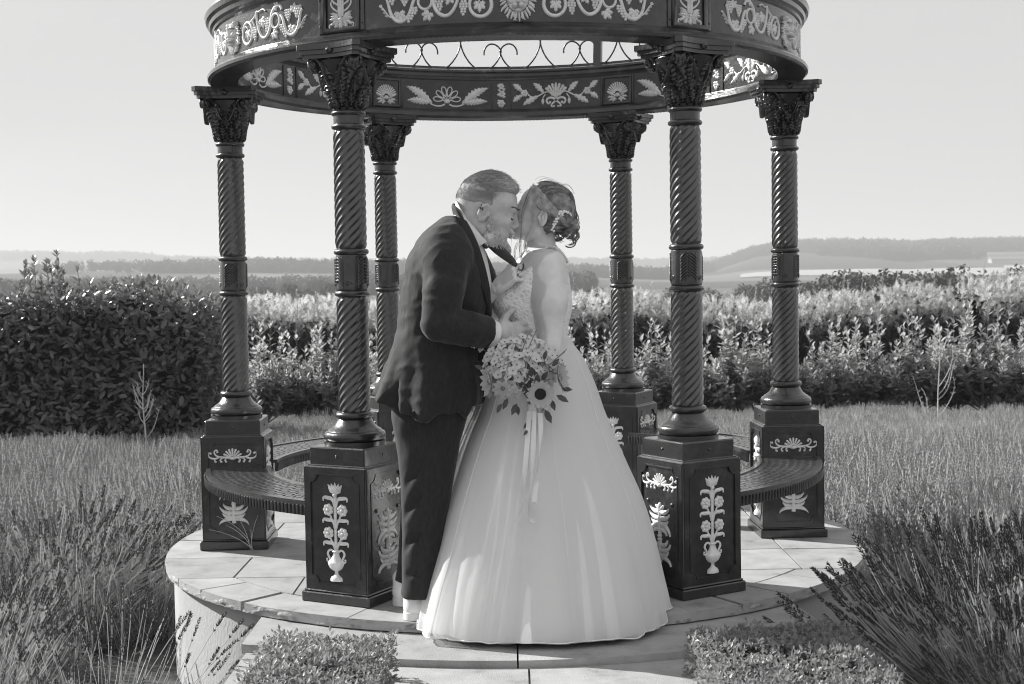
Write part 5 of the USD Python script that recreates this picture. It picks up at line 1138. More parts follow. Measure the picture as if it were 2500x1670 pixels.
J.chain([S_R + [0.0, 0.03, 0.0], (S_R + E_R) / 2 + [-0.008, -0.02, 0], E_R + [-0.008, -0.01, 0]], [0.080, 0.072, 0.063], 0.010); J.chain([E_R + [-0.008, -0.01, 0], (E_R + W_R) / 2 + [0, -0.01, 0], W_R - (W_R - E_R) * 0.06], [0.063, 0.060, 0.054], 0.006)
J.chain([S_L, E_L, W_L - (W_L - E_L) * 0.1], [0.08, 0.066, 0.05], 0.03)
J.cap(A(1092, 590, -0.13), A(1080, 640, -0.2), 0.05, 0.06, 0.05)
# creases at elbow and upper arm
for (a, b_, w, dp) in ((A(1068, 770, -0.32), A(1160, 730, -0.31), 0.010, 0.011), (A(1064, 800, -0.33), A(1150, 770, -0.33), 0.010, 0.009), (A(1072, 745, -0.32), A(1128, 700, -0.31), 0.012, 0.009), (A(1110, 845, -0.3), A(1150, 800, -0.32), 0.009, 0.008)): J.cap(a + [0, -0.022, 0], b_ + [0, -0.022, 0], w, w * 0.6, 0.02, (1, 1, 1), True)
# front opening: lapel line from nape to waist
pg = Polygon([tuple(A(x, y)[[0, 2]]) for x, y in ((1118, 508), (1136, 540), (1160, 592), (1178, 640), (1194, 690), (1204, 745), (1206, 800), (1198, 905), (1180, 985), (1150, 1052), (860, 1060), (860, 480)) ])
lo, hi = J.lo, J.lo + J.h * (J.n - 1)
def poly_sd(pg, X, Z):
    """Signed distance to a polygon in the x-z plane, sampled coarse and interpolated."""
    from scipy.interpolate import RegularGridInterpolator
    gx, gz = np.linspace(X.min(), X.max(), 90), np.linspace(Z.min(), Z.max(), 110); gg = shapely.points(*np.meshgrid(gx, gz, indexing='ij')); d = shapely.distance(gg, pg.exterior) * np.where(shapely.contains(pg, gg), -1, 1)
    return RegularGridInterpolator((gx, gz), d)(np.stack([X, Z], -1))
arm = np.minimum.reduce([np.linalg.norm(G - (a + np.clip(((G - a) @ (b_ - a)) / ((b_ - a) @ (b_ - a)), 0, 1)[..., None] * (b_ - a)), axis=-1) - 0.09 for a, b_ in ((S_R, E_R), (E_R, W_R), (S_L, E_L), (E_L, W_L))])
sd2 = poly_sd(pg, G[:, 0, :, 0], G[:, 0, :, 2])[:, None, :]
J.F = np.maximum(J.F, np.minimum(np.broadcast_to(sd2, J.F.shape), arm)).astype(np.float32)
# the cuff end is cut square
J.F = np.maximum(J.F, np.where(np.linalg.norm(G - W_R, axis=-1) < 0.12, (G - (W_R - (W_R - E_R) * 0.13)) @ unit(W_R - E_R), -1)).astype(np.float32)
jm = J.mesh(); puff(jm, 0.0045, (9, 9, 5), 3); puff(jm, 0.0035, (13, 13, 17), 31, 2, True); puff(jm, 0.003, (26, 26, 9), 8); obj('jacket', jm, M_SUIT, man, True)
# collar of the jacket, the shirt with its collar and cuff
nk = [A(1163, 596, -0.10), A(1140, 556, -0.115), A(1120, 524, -0.095), A(1108, 512, 0.0), A(1120, 520, 0.1), A(1145, 552, 0.115)]
def band(pts, up, w, thick, n=6):
    c = catmull(pts, n); k = len(c); t = np.gradient(c, axis=0); t /= np.linalg.norm(t, axis=1, keepdims=True); ups = np.array([np.interp(np.linspace(0, 1, k), np.linspace(0, 1, len(up)), np.array(up)[:, j]) for j in range(3)]).T; ups /= np.linalg.norm(ups, axis=1, keepdims=True); ww = np.interp(np.linspace(0, 1, k), np.linspace(0, 1, np.size(w)), np.atleast_1d(w)); s_ = np.cross(t, ups)
    ring_ = [(-1, 0), (-0.6, 1), (0.0, 1.25), (0.6, 1), (1, 0), (0.6, -1), (0, -1.1), (-0.6, -1)]; P = np.stack([c + ups * (u * ww / 2)[:, None] + s_ * (v_ * thick) for u, v_ in ring_], 1); m = MB(); m.grid(np.concatenate([P, P[:, :1]], 1)); return m
obj('jacket_collar', band(nk, [(-0.2, -0.3, 0.6), (-0.4, -0.3, 0.7), (-0.3, -0.2, 0.8), (0.1, 0, 1), (-0.3, 0.3, 0.8)], [0.035, 0.05, 0.046, 0.046, 0.046, 0.04], 0.006), M_SUIT, man, True)
sc_ = [A(1183, 588, -0.07), A(1160, 562, -0.092), A(1136, 535, -0.088), A(1118, 508, -0.05), A(1114, 500, 0.0), A(1122, 506, 0.06), A(1150, 548, 0.09), A(1185, 585, 0.06)]
shc = band(sc_, [(-0.5, -0.25, 0.8), (-0.4, -0.3, 0.8), (0, -0.2, 1), (0.1, 0, 1), (0, 0.2, 1), (-0.4, 0.3, 0.8)], [0.05, 0.05, 0.044, 0.036, 0.034, 0.036, 0.05, 0.05], 0.004)
shc.grid(np.array([[A(1128, 522, -0.098), A(1160, 560, -0.105), A(1190, 590, -0.07)], [A(1140, 552, -0.108), A(1160, 585, -0.115), A(1168, 602, -0.085)], [A(1136, 548, -0.09), A(1155, 582, -0.095), A(1160, 600, -0.07)]]))
obj('shirt_collar', shc, M_SHIRT, man, True)
sf = Field(A(1100, 720, -0.2), A(1230, 560, 0.2) , 0.008); sf.stack([zt(y) for y in (715, 680, 640, 605, 585)], [xs(x, 640) for x in (1140, 1138, 1135, 1133, 1135)], [YM] * 5, [xs(x, 640) - xs(1100, 640) for x in (1162, 1160, 1156, 1150, 1140)], [0.12, 0.12, 0.11, 0.09, 0.07]); obj('shirt', sf.mesh(), M_SHIRT, man, True)
cf = MB(); dw = unit(W_R - E_R); cf.tube([W_R - dw * 0.05, W_R - dw * 0.006, W_R - dw * 0.002], [0.049, 0.0485, 0.046], 24, False); cf.tube([W_R - dw * 0.002, W_R - dw * 0.03], [0.046, 0.045], 24, False); obj('shirt_cuff', cf, M_SHIRT, man, 50)
obj('lapel', band([A(1126, 535, -0.118), A(1150, 588, -0.135), A(1170, 648, -0.135), A(1186, 708, -0.12), A(1194, 756, -0.10)], [(-0.8, -0.55, 0.3)] * 3, [0.05, 0.062, 0.058, 0.045, 0.012], 0.0045), M_SUIT, man, True)
# tie: knot under the collar, then a band pulled out to her hand
obj('tie', band([A(1183, 590, -0.03), A(1196, 594, -0.04), A(1222, 614, -0.045), A(1246, 634, -0.045), A(1260, 650, -0.05)], [(0.6, -0.45, 0.75)] * 3, [0.028, 0.034, 0.042, 0.038, 0.03, 0.02], 0.004), M_TIE, man, True)
kn = Field(A(1183, 592, -0.03) - 0.05, A(1183, 592, -0.03) + 0.05, 0.004); kn.cap(A(1179, 586, -0.03), A(1186, 600, -0.03), 0.018, 0.012, 0.01); obj('tie_knot', kn.mesh(), M_TIE, man, True)
bt = None
for k in range(4):
    bb = MB(); bb.ball(A(1140 + 6 * k, 841 + 2.2 * k, -0.192), 0.0045, 1); obj('cuff_button', bb, M_SOLE, man, True)
# trousers
Tf = Field([xs(930, 1300) - 0.05, YM - 0.28, -0.02], [xs(1220, 1300), YM + 0.28, 0.86], 0.0075)
zs = [zt(y) for y in (930, 1000, 1060, 1110, 1180, 1250, 1330, 1400, 1438)]
near = [(1060, 0.135), (1056, 0.138), (1052, 0.122), (1050, 0.108), (1046, 0.094), (1042, 0.084), (1036, 0.078), (1030, 0.072), (1029, 0.073)]
Tf.stack(zs, [xs(a, 1200) for a, _ in near], [YM - 0.075, YM - 0.08, YM - 0.085, YM - 0.09, YM - 0.095, YM - 0.10, YM - 0.105, YM - 0.108, YM - 0.108], [r for _, r in near], [0.11, 0.115, 0.105, 0.098, 0.09, 0.084, 0.078, 0.074, 0.075], 0.02)
Tf.stack([zt(y) - 0.0 for y in (930, 1000, 1110, 1250, 1330, 1400, 1430)], [xs(a, 1200) for a in (1060, 1058, 1046, 1030, 1018, 1006, 1003)], [YM + 0.08, YM + 0.085, YM + 0.095, YM + 0.1, YM + 0.105, YM + 0.106, YM + 0.106], [0.13, 0.13, 0.106, 0.086, 0.078, 0.074, 0.075], [0.11, 0.11, 0.1, 0.084, 0.078, 0.074, 0.075], 0.03)
for (a, b_, w) in ((A(982, 1190, -0.17), A(1035, 1120, -0.2), 0.012), (A(985, 1262, -0.16), A(1030, 1195, -0.19), 0.010), (A(985, 1340, -0.16), A(1020, 1300, -0.18), 0.009), (A(975, 1408, -0.17), A(1040, 1396, -0.19), 0.008), (A(1000, 1060, -0.2), A(1045, 1020, -0.21), 0.012)): Tf.cap(a, b_, w, w * 0.6, 0.02, (1, 1, 1), True)
tm = Tf.mesh(); puff(tm, 0.006, (9, 9, 6), 12); puff(tm, 0.0035, (20, 20, 14), 13, 2); obj('trousers', tm, M_SUIT, man, True)
# white trainers
def shoe(o, deg):
    f = Field(o + [-0.08, -0.09, -0.01], o + [0.30, 0.09, 0.14], 0.004); R = rotm('z', deg); L = Local(f, o, R)
    L.cap((0.02, 0, 0.045), (0.06, 0, 0.04), 0.042, 0.042, 0.02); L.cap((0.06, 0, 0.04), (0.2, 0.0, 0.03), 0.042, 0.038, 0.02); L.cap((0.19, 0, 0.026), (0.235, 0.004, 0.024), 0.038, 0.03, 0.02); L.cap((0.02, 0, 0.05), (0.015, 0, 0.1), 0.042, 0.04, 0.02); f.keep(o[2] + 0.022 - f.grid()[..., 2])
    sole = MB(); pl = shapely.union_all([Point(0.018, 0).buffer(0.045), Point(0.2, 0.0).buffer(0.044), Point(0.24, 0.004).buffer(0.033)]).convex_hull
    q = MB(); q.prism(pl, 0.001, 0.026); q.prism(pl.buffer(-0.003), 0.0255, 0.031); d = q.done(); d.vertices = np.array(d.vertices) @ R.T + o
    s = obj('shoe', f.mesh(), M_SHOE, man, True); obj('sole', d, M_SOLE, s)
    lc = MB()
    for k in range(4): lc.tube([L.p((0.075 + 0.02 * k, -0.03, 0.072 - 0.004 * k)), L.p((0.08 + 0.02 * k, 0, 0.083 - 0.004 * k)), L.p((0.075 + 0.02 * k, 0.03, 0.072 - 0.004 * k))], 0.003, 5)
    obj('laces', lc, M_SOLE, s, True)
for (px, py, dy, g) in ((978, 1513, 0, -6), (952, 1479, 0, 4)):
    X, Y = px - 1250.0, 835.0 - py; d = (X * math.cos(ROLL) + Y * math.sin(ROLL)) / FPX * R_ + (-X * math.sin(ROLL) + Y * math.cos(ROLL)) / FPX * U_ + F_; p = EYE + d * (-EYE[2] / d[2]); shoe(np.array([p[0] + 0.035, p[1] + 0.02, 0.0]), g)
# hair: cropped, greying, faded at the sides; a white beard
hf = Field(mh_o - [0.17, 0.13, 0.1], mh_o + [0.15, 0.13, 0.18], 0.0035); hl = Local(hf, mh_o, mh_R, MS); hl.ell((-0.012, 0, 0.052), (0.1015, 0.0765, 0.0855), 0.01); hl.ell((0.04, 0, 0.068), (0.056, 0.064, 0.046), 0.03); hl.ell((0.02, 0, 0.095), (0.07, 0.055, 0.036), 0.03)
Gl = (hf.grid() - mh_o) @ mh_R / MS; lower = np.interp(Gl[..., 0], [-0.11, -0.04, 0.0, 0.02, 0.035, 0.06, 0.085], [0.06, 0.058, 0.066, 0.078, 0.086, 0.088, 0.09]); hf.F += (0.016 * np.clip((lower + 0.016 - Gl[..., 2]) / 0.03, 0, 1) ** 1.5).astype(np.float32); hf.keep((lower - 0.012 - Gl[..., 2]) * MS * 0.8)
obj('hair', puff(hf.mesh(), 0.004, (60, 60, 60), 2), M_HAIR_G, man, True)
hf = Field(mh_o - [0.17, 0.13, 0.1], mh_o + [0.15, 0.13, 0.18], 0.0035); hl = Local(hf, mh_o, mh_R, MS); hl.ell((-0.014, 0, 0.038), (0.1012, 0.0782, 0.0872), 0.01)
Gl = (hf.grid() - mh_o) @ mh_R / MS; lower = np.interp(Gl[..., 0], [-0.11, -0.06, -0.03, 0.0, 0.012, 0.03, 0.05], [0.03, 0.025, 0.032, 0.02, 0.03, 0.068, 0.09]); hf.keep(np.maximum(lower - Gl[..., 2], Gl[..., 2] - 0.085) * MS * 0.8)
obj('faded_side_hair', hf.mesh(), M_STUBBLE, man, True)
rs = np.random.default_rng(17)
def strands(n, pick, length, dirf, w, name, mt, parent, to, bend=0.3):
    P = []; W = []
    for _ in range(n):
        root, nrm = pick(); d = unit(dirf(root, nrm)); l = length() ; g = rs.normal(size=3) * 0.35; p1 = root + d * l * 0.5 + nrm * l * 0.1; p2 = root + unit(d + g * bend) * l; P.append(np.array([to(root), to(p1), to(p2)])); W.append([w, w * 0.9, w * 0.4])
    return curves(name, P, W, mt, parent, kind='stuff')
def on_ell(c, r, ok):
    def f():
        while True:
            u = unit(rs.normal(size=3)); p = np.array(c) + u * r
            if ok(p): return p, unit(u / np.array(r))
    return f
top_ok = lambda p: p[2] + rs.uniform(-0.016, 0.004) > np.interp(p[0], [-0.11, -0.04, 0.0, 0.02, 0.035, 0.06, 0.085], [0.05, 0.05, 0.06, 0.076, 0.086, 0.088, 0.09])
strands(3200, on_ell((-0.008, 0, 0.046), (0.103, 0.078, 0.094), top_ok), lambda: rs.uniform(0.01, 0.026), lambda p, n: n * 0.45 + np.array([0.9, 0, 0.05 - 0.9 * (p[2] < 0.08)]), 0.0011, 'hair_strands', M_HAIR_G, man, hp)
strands(1100, on_ell((-0.014, 0, 0.036), (0.1015, 0.0785, 0.087), lambda p: rs.uniform() < 0.35 + (p[2] - 0.02) * 12 and not (-0.045 < p[0] < 0.012 and p[2] < 0.048) and np.interp(p[0], [-0.11, -0.06, -0.03, 0.0, 0.012, 0.03, 0.05], [0.03, 0.025, 0.032, 0.02, 0.03, 0.068, 0.09]) < p[2] < 0.085), lambda: rs.uniform(0.004, 0.009), lambda p, n: n * 0.5 + np.array([0.2, 0, -0.8]), 0.0009, 'side_hair', M_HAIR_G, man, hp)
bf = Field(mh_o - [0.1, 0.12, 0.24], mh_o + [0.15, 0.12, 0.02], 0.0035); bl = Local(bf, mh_o, mh_R, MS)
for s in (-1, 1): bl.cap((0.008, s * 0.061, -0.04), (0.022, s * 0.057, -0.08), 0.006, 0.014, 0.02); bl.ell((0.034, s * 0.054, -0.075), (0.03, 0.014, 0.026), 0.02); bl.cap((0.02, s * 0.058, -0.08), (0.072, s * 0.026, -0.112), 0.016, 0.02, 0.02); bl.cap((0.07, s * 0.035, -0.075), (0.086, s * 0.012, -0.045), 0.012, 0.009, 0.012)
bl.ell((0.078, 0, -0.115), (0.024, 0.032, 0.024), 0.02)
obj('beard', puff(bf.mesh(), 0.004, (70, 70, 50), 6), M_BEARD, man, True)
bp = [((0.012, s * 0.063, -0.045), (0.014, 0.012, 0.04)) for s in (-1, 1)] + [((0.03, s * 0.056, -0.075), (0.034, 0.019, 0.032)) for s in (-1, 1)] + [((0.05, s * 0.044, -0.094), (0.04, 0.022, 0.026)) for s in (-1, 1)] + [((0.084, s * 0.022, -0.046), (0.016, 0.017, 0.009)) for s in (-1, 1)] + [((0.078, 0, -0.112), (0.027, 0.034, 0.027))]
for c, r in bp: strands(800, on_ell(c, r, lambda p, c=c, r=r: p[2] > c[2] - 0.45 * r[2]), lambda: rs.uniform(0.006, 0.013), lambda p, n: n * 0.35 + np.array([0.35, 0, -0.9]), 0.0013, 'beard_strands', M_BEARD, man, hp)
eb = MB()
for s in (-1, 1): eb.tube([hp((0.064, s * 0.0565, 0.03)), hp((0.080, s * 0.051, 0.037)), hp((0.096, s * 0.034, 0.036)), hp((0.1035, s * 0.014, 0.028))], [0.0016, 0.003, 0.0032, 0.0018], 6)
obj('eyebrows', eb, M_BROW, man, True); el = MB()
for s in (-1, 1): el.tube([hp((0.070, s * 0.0465, 0.001)), hp((0.080, s * 0.0462, -0.003)), hp((0.0885, s * 0.0405, -0.005)), hp((0.092, s * 0.032, -0.004))], [0.0012, 0.0026, 0.0028, 0.0015], 5)
obj('eyelashes', el, M_LASH, man, True)

# ================================================================ the bride
bride = thing('person', 'bride in white lace and tulle gown, hair pinned up with pearls, kissing the man', 'person')
bh_o, bh_R = frame(B(1320, 529, -0.01), B(1220, 493, 0.005) - B(1320, 529, -0.01), np.array([0.0, 0, 1]))
BS = 0.94
hb = lambda q: bh_o + bh_R @ (np.asarray(q, float) * BS)
F2 = Field(bh_o - [0.15, 0.13, 0.22], bh_o + [0.17, 0.13, 0.15], 0.0032); L2 = Local(F2, bh_o, bh_R, BS); head_shape(L2, False)
F2.cap(hb((-0.02, 0, -0.05)), B(1325, 632, 0.0), 0.051, 0.052, 0.02)
bod = MB(); bod.mesh(F2.mesh())
SR, ER, WR = B(1304, 640, 0.15), B(1190, 782, 0.10), B(1211, 706, -0.13)
SL, EL, WL = B(1342, 652, -0.135), B(1346, 815, -0.165), B(1330, 925, -0.235)
tz = [B(1300, y)[2] for y in (1000, 900, 840, 800, 745, 700, 655, 625, 608)]
tx = [B(x, 750)[0] for x in (1310, 1308, 1306, 1306, 1304, 1306, 1318, 1326, 1328)]
trx = [0.17, 0.15, 0.114, 0.118, 0.136, 0.128, 0.098, 0.072, 0.05]; try_ = [0.19, 0.17, 0.135, 0.14, 0.155, 0.16, 0.165, 0.15, 0.09]
def torso(f, off=0.0, k=0.015):
    f.stack(tz, tx, [YB] * 9, trx, try_, k, off)
    for s in (-1, 1): f.ell(B(1246, 735, s * 0.07), np.array([0.062, 0.068, 0.07]) + off, 0.03)
fb = Field([B(1140, 800)[0], YB - 0.38, 0.55], [B(1430, 800)[0], YB + 0.28, 1.40], 0.0055); torso(fb)
fb.cap(B(1325, 632), hb((-0.02, 0, -0.07)), 0.052, 0.047, 0.04)
fb.chain([SL + [0, 0.02, 0], (SL + EL) / 2, EL], [0.062, 0.058, 0.043], 0.03); fb.chain([EL, (EL + WL) / 2, WL], [0.043, 0.041, 0.029], 0.012)
fb.chain([SR, ER], [0.058, 0.042], 0.03); fb.chain([ER, WR], [0.041, 0.027], 0.012); bod.mesh(fb.mesh())
o, R = frame(WR, B(1262, 655, -0.16) - WR, np.array([-0.75, -0.62, 0.3])); f3 = Field(o - 0.11, o + 0.17, 0.0028); l3 = Local(f3, o, R, 0.98)
hand_shape(l3, [(58, 62, 40), (62, 68, 42), (64, 70, 44), (66, 72, 46)], [(42, 40, 0.04, 0.0155, 0.012), (20, 40, 0.032, 0.0115, 0.0095), (-15, 25, 0.026, 0.0095, 0.0078)], 0.01); f3.cap(l3.p((-0.05, 0, 0)), l3.p((0.02, 0, 0)), 0.026, 0.023, 0.01); bod.mesh(f3.mesh())
rg_ = MB(); c = l3.p((0.104, -0.012, -0.008)); ax = R @ np.array([0.55, 0, -0.83]); u = unit(np.cross(ax, [0, 1, 0.3])); w_ = np.cross(ax, u); tq = np.linspace(0, 2 * PI, 17); rg_.tube(np.array([c + 0.0098 * (math.cos(t) * u + math.sin(t) * w_) for t in tq]), 0.0018, 6, False); rg_.ball(c + R[:, 2] * 0.0105, 0.0035, 1)
BOU = at(1296, 935, -1.60)
o, R = frame(WL, BOU + [0.03, 0.06, -0.12] - WL, np.array([0.35, 0.9, 0.2])); f4 = Field(o - 0.13, o + 0.15, 0.0032); l4 = Local(f4, o, R, 0.88, -1); hand_shape(l4, (60, 75, 45), [(50, 35, 0.04, 0.0155, 0.012), (25, 45, 0.032, 0.0115, 0.0095), (0, 35, 0.026, 0.0095, 0.0078)]); f4.cap(l4.p((-0.04, 0, 0)), l4.p((0.02, 0, 0)), 0.027, 0.023, 0.01); bod.mesh(f4.mesh())
obj('body', bod, M_SKIN_F, bride, True); obj('ring', rg_, M_METAL, bride, True)
# lace bodice
fd = Field([B(1140, 800)[0], YB - 0.25, 0.84], [B(1430, 800)[0], YB + 0.25, 1.40], 0.005); torso(fd, 0.006); G = fd.grid()
pb = Polygon([tuple(B(x, y)[[0, 2]]) for x, y in ((1262, 664), (1284, 658), (1300, 648), (1316, 636), (1330, 630), (1350, 630), (1378, 640), (1393, 660), (1410, 700), (1408, 745), (1398, 800), (1392, 850), (1225, 860), (1195, 790), (1195, 720), (1222, 682), (1250, 655))])
fd.keep(np.broadcast_to(poly_sd(pb, G[:, 0, :, 0], G[:, 0, :, 2])[:, None, :], fd.F.shape))
for a, b_, r in ((SL + [0.0, -0.02, 0.03], EL, 0.064), (SR + [0, 0.02, 0.03], ER, 0.06)): fd.cap(a, b_, r, r * 0.9, 0.0, cut=True)
fd.cap(B(1318, 575, 0), B(1322, 632, 0), 0.06, 0.074, 0.0, (1, 1.15, 1), True)
bm = max(fd.mesh().split(only_watertight=False), key=lambda q: len(q.faces)); puff(bm, 0.0013, (70, 70, 70), 4); puff(bm, 0.0025, (22, 22, 22), 5); obj('bodice', bm, M_LACE, bride, True)
for s in (-1, 1):
    obj('strap', band([B(1296, 664, s * 0.09), B(1304, 640, s * 0.112), B(1322, 616, s * 0.112), B(1342, 604, s * 0.108), B(1366, 616, s * 0.104), B(1386, 640, s * 0.1) ], [(-0.1, s * 0.75, 0.6), (0, s * 0.85, 0.5), (0.0, s * 0.95, 0.3), (0.1, s * 0.85, 0.5), (0.2, s * 0.7, 0.5)], [0.03, 0.055, 0.042, 0.04, 0.042, 0.02], 0.003, 10), M_LACE, bride, True)
# scalloped lace edge along the strap and down the back
se = MB(); rs = np.random.default_rng(9)
for pts, nn_ in (([(1268, 650, -0.06), (1290, 646, -0.085), (1308, 633, -0.1), (1322, 618, -0.105), (1338, 606, -0.105), (1356, 608, -0.1)], 30),):
    c = catmull([B(*p) for p in pts], 8); q = c[np.linspace(0, len(c) - 1, nn_).astype(int)]
    for p in q: se.ball(p + rs.normal(size=3) * 0.002, (0.0065, 0.005, 0.0065), 1)
obj('lace_edging', se, M_LACE, bride, True, kind='stuff')
# skirt: satin lining and two layers of tulle
prof = [(822, 1228, 1386), (842, 1222, 1398), (870, 1207, 1418), (940, 1182, 1450), (1000, 1160, 1470), (1050, 1137, 1490), (1130, 1104, 1524), (1214, 1074, 1560), (1310, 1046, 1588), (1400, 1021, 1606), (1470, 1006, 1618), (1520, 998, 1622)]
def skirt(grow, fold, seed, nth=260, nz=70, z_hem=0.004, shift=0.0, scale_l=1.0):
    from scipy.interpolate import PchipInterpolator
    zz = np.array([at(1310, p[0], YB)[2] for p in prof]); xl = np.array([at(p[1], p[0], YB - 0.06)[0] for p in prof]); xr = np.array([at(p[2], p[0], YB + 0.02)[0] for p in prof]); o = np.argsort(zz)
    IL, IR = PchipInterpolator(zz[o], xl[o]), PchipInterpolator(zz[o], xr[o]); z = np.linspace(zz.max(), -0.02, nz); cx = (IL(np.clip(z, zz.min(), zz.max())) + IR(np.clip(z, zz.min(), zz.max()))) / 2; hw = (IR(np.clip(z, zz.min(), zz.max())) - IL(np.clip(z, zz.min(), zz.max()))) / 2
    th = np.arange(nth) / nth * 2 * PI; u = np.linspace(0, 1, nz); r2 = np.random.default_rng(seed); ph = r2.uniform(0, 6.28, 8)
    fo = sum(a * np.cos(n_ * th + p) for n_, a, p in ((9, 0.5, ph[0]), (13, 0.6, ph[1]), (22, 0.5, ph[2]), (37, 0.3, ph[3]), (5, 0.5, ph[4]))); fo = np.sign(fo) * np.abs(fo) ** 0.85
    ry = hw * np.interp(u, [0, 0.12, 1], [1.15, 1.08, 0.98])
    rad = 1 + fold * (u[None] ** 1.3) * fo[:, None] * (0.8 + 0.4 * np.sin(3 * u + ph[5]))[None]
    hwl = hw * (1 + (scale_l - 1) * u)
    ex = np.interp(u, [0, 0.25, 1], [1.0, 0.95, 0.74])[None]; sp_ = lambda q: np.sign(q) * np.abs(q) ** ex     # squarer towards the hem, where the cloth stands out on its folds
    c_, s__ = sp_(np.cos(th)[:, None]), sp_(np.sin(th)[:, None])
    X = cx[None] + (np.where(np.cos(th)[:, None] < 0, hwl[None], hw[None]) * rad + grow) * c_; Yy = YB + 0.0 - 0.02 * u[None] + (ry[None] * rad + grow) * np.where(s__ > 0, 0.86, 1.0) * s__ + 0 * X; Z = np.repeat(z[None], nth, 0)
    dist = np.hypot(X, Yy); Z = np.where(dist < 1.62, np.maximum(Z, z_hem), np.maximum(Z, -0.04 + z_hem))
    back = np.clip((np.sin(th) + 0.15) / 0.6, 0, 1)[:, None] * np.clip((np.cos(th) - 0.2) / 0.5, 0, 1)[:, None] * np.clip((u - 0.72) / 0.28, 0, 1)[None]
    X = X + 0.035 * back; Z = Z + 0.03 * back * np.sin(u * 30 + 6 * th[:, None])
    S_ = np.stack([X, Yy, np.maximum(Z, -0.038)], -1); m = MB(); m.grid(S_, True)
    if grow > 0:
        global hem_line; e = S_[:, -1] + [0, 0, 0.004]; hem_line = MB(); hem_line.tube(np.vstack([e, e[:1]]), 0.002, 5, False)
        global seams; seams = [S_[j] + unit([np.cos(th[j]), np.sin(th[j]), 0]) * 0.0008 for j in (131, 163, 188, 201, 236)]
    return m
lining = skirt(-0.012, 0.034, 3, scale_l=0.90); obj('skirt_lining', lining, M_SATIN, bride, True)
obj('skirt_tulle', skirt(0.004, 0.055, 8), M_TULLE, bride, True); obj('skirt_tulle', skirt(-0.003, 0.046, 12, scale_l=0.97), M_TULLE, bride, True)
for q in seams:
    sm_ = MB(); sm_.tube(q[4:], 0.0011, 4, False); obj('seam', sm_, M_SATIN, bride, True)
obj('hem_binding', hem_line, M_SATIN, bride, True)
# hair: drawn back from a centre part, bun of loops, loose strands, pearls
hf = Field(bh_o - [0.12, 0.13, 0.13], bh_o + [0.17, 0.13, 0.16], 0.0035); hl = Local(hf, bh_o, bh_R, BS); hl.ell((-0.018, 0, 0.042), (0.105, 0.0795, 0.093), 0.01); hl.ell((-0.06, 0, -0.005), (0.066, 0.068, 0.07), 0.03)
Gl = (hf.grid() - bh_o) @ bh_R / BS; hf.keep(np.maximum((-0.052 + 0.95 * (Gl[..., 0] + 0.055)) * 0.0 + np.where(Gl[..., 0] > -0.03, (0.012 + 0.9 * (Gl[..., 0] + 0.0) - Gl[..., 2]) * 0.72, (-0.055 - 0.6 * (Gl[..., 0] + 0.03) - Gl[..., 2]) * 0.8), -10) * BS)
obj('hair', puff(hf.mesh(), 0.003, (20, 90, 40), 2, ridged=True), M_HAIR_D, bride, True)
def lock(pts, w, mt, name='hair_lock', n=5, r=0.0014, spread=0.004, k=5):
    P, W = [], []
    base = catmull(pts, k)
    for _ in range(n):
        o_ = rs.normal(size=3) * spread; e = rs.normal(size=3) * spread; t = np.linspace(0, 1, len(base))[:, None]; P.append(base + o_ * (1 - t) + e * t + rs.normal(size=base.shape) * spread * 0.08); W.append(np.linspace(r, r * 0.7, len(base)))
    return P, W
rs = np.random.default_rng(23); dkP, dkW, ltP, ltW = [], [], [], []
def many(lst, to): lst[0].extend(to[0]); lst[1].extend(to[1])
BUN = B(1381, 548, -0.01)
for k in range(300):      # combed-back hair over the crown to the bun, dark
    y0 = rs.uniform(-0.083, 0.083); x0 = 0.05 - 0.35 * abs(y0) + rs.uniform(-0.03, 0.01); zt_ = lambda x, y: 0.042 + 0.098 * math.sqrt(max(1 - ((x + 0.018) / 0.112) ** 2 - (y / 0.088) ** 2, 0.0))
    pts = [hb((x, y0 * (1 - 0.25 * i), zt_(x, y0 * (1 - 0.2 * i)) + 0.003)) for i, x in enumerate(np.linspace(x0, -0.085, 4))] + [BUN + rs.normal(size=3) * 0.012]
    P_, W_ = lock(pts, 1, None, n=2, r=0.0013, spread=0.002); (dkP if k % 5 else ltP).extend(P_); (dkW if k % 5 else ltW).extend(W_)
for k in range(330):       # the pale swept-back front section above the ear, nearest the lens
    s = -1 if k % 5 == 0 else 1; a = rs.uniform(0, 1) ** 0.8; sy = (0.0835 + 0.006 * a)
    pts = [hb((0.068 - 0.036 * a, s * (0.042 + 0.04 * a ** 0.6), 0.108 - 0.062 * a)), hb((0.022 - 0.02 * a, s * (sy - 0.006 * (1 - a)), 0.09 - 0.062 * a)), hb((-0.03, s * (sy + 0.002), 0.062 - 0.036 * a)), hb((-0.07, s * 0.083, 0.034 - 0.014 * a)), hb((-0.1, s * 0.055, 0.01))]
    P_, W_ = lock(pts, 1, None, n=2, r=0.0012, spread=0.003); ltP += P_; ltW += W_
for k in range(170):      # over and behind the ear
    b_ = rs.uniform(0, 1); s = 1 if k % 4 else -1; pts = [hb((0.0 - 0.035 * b_, s * 0.0825, 0.078 - 0.07 * b_)), hb((-0.045, s * 0.0835, 0.062 - 0.066 * b_)), hb((-0.088, s * 0.062, 0.04 - 0.05 * b_)), BUN + rs.normal(size=3) * 0.016]
    P_, W_ = lock(pts, 1, None, n=2, r=0.0013, spread=0.002); (dkP if k % 4 else ltP).extend(P_); (dkW if k % 4 else ltW).extend(W_)
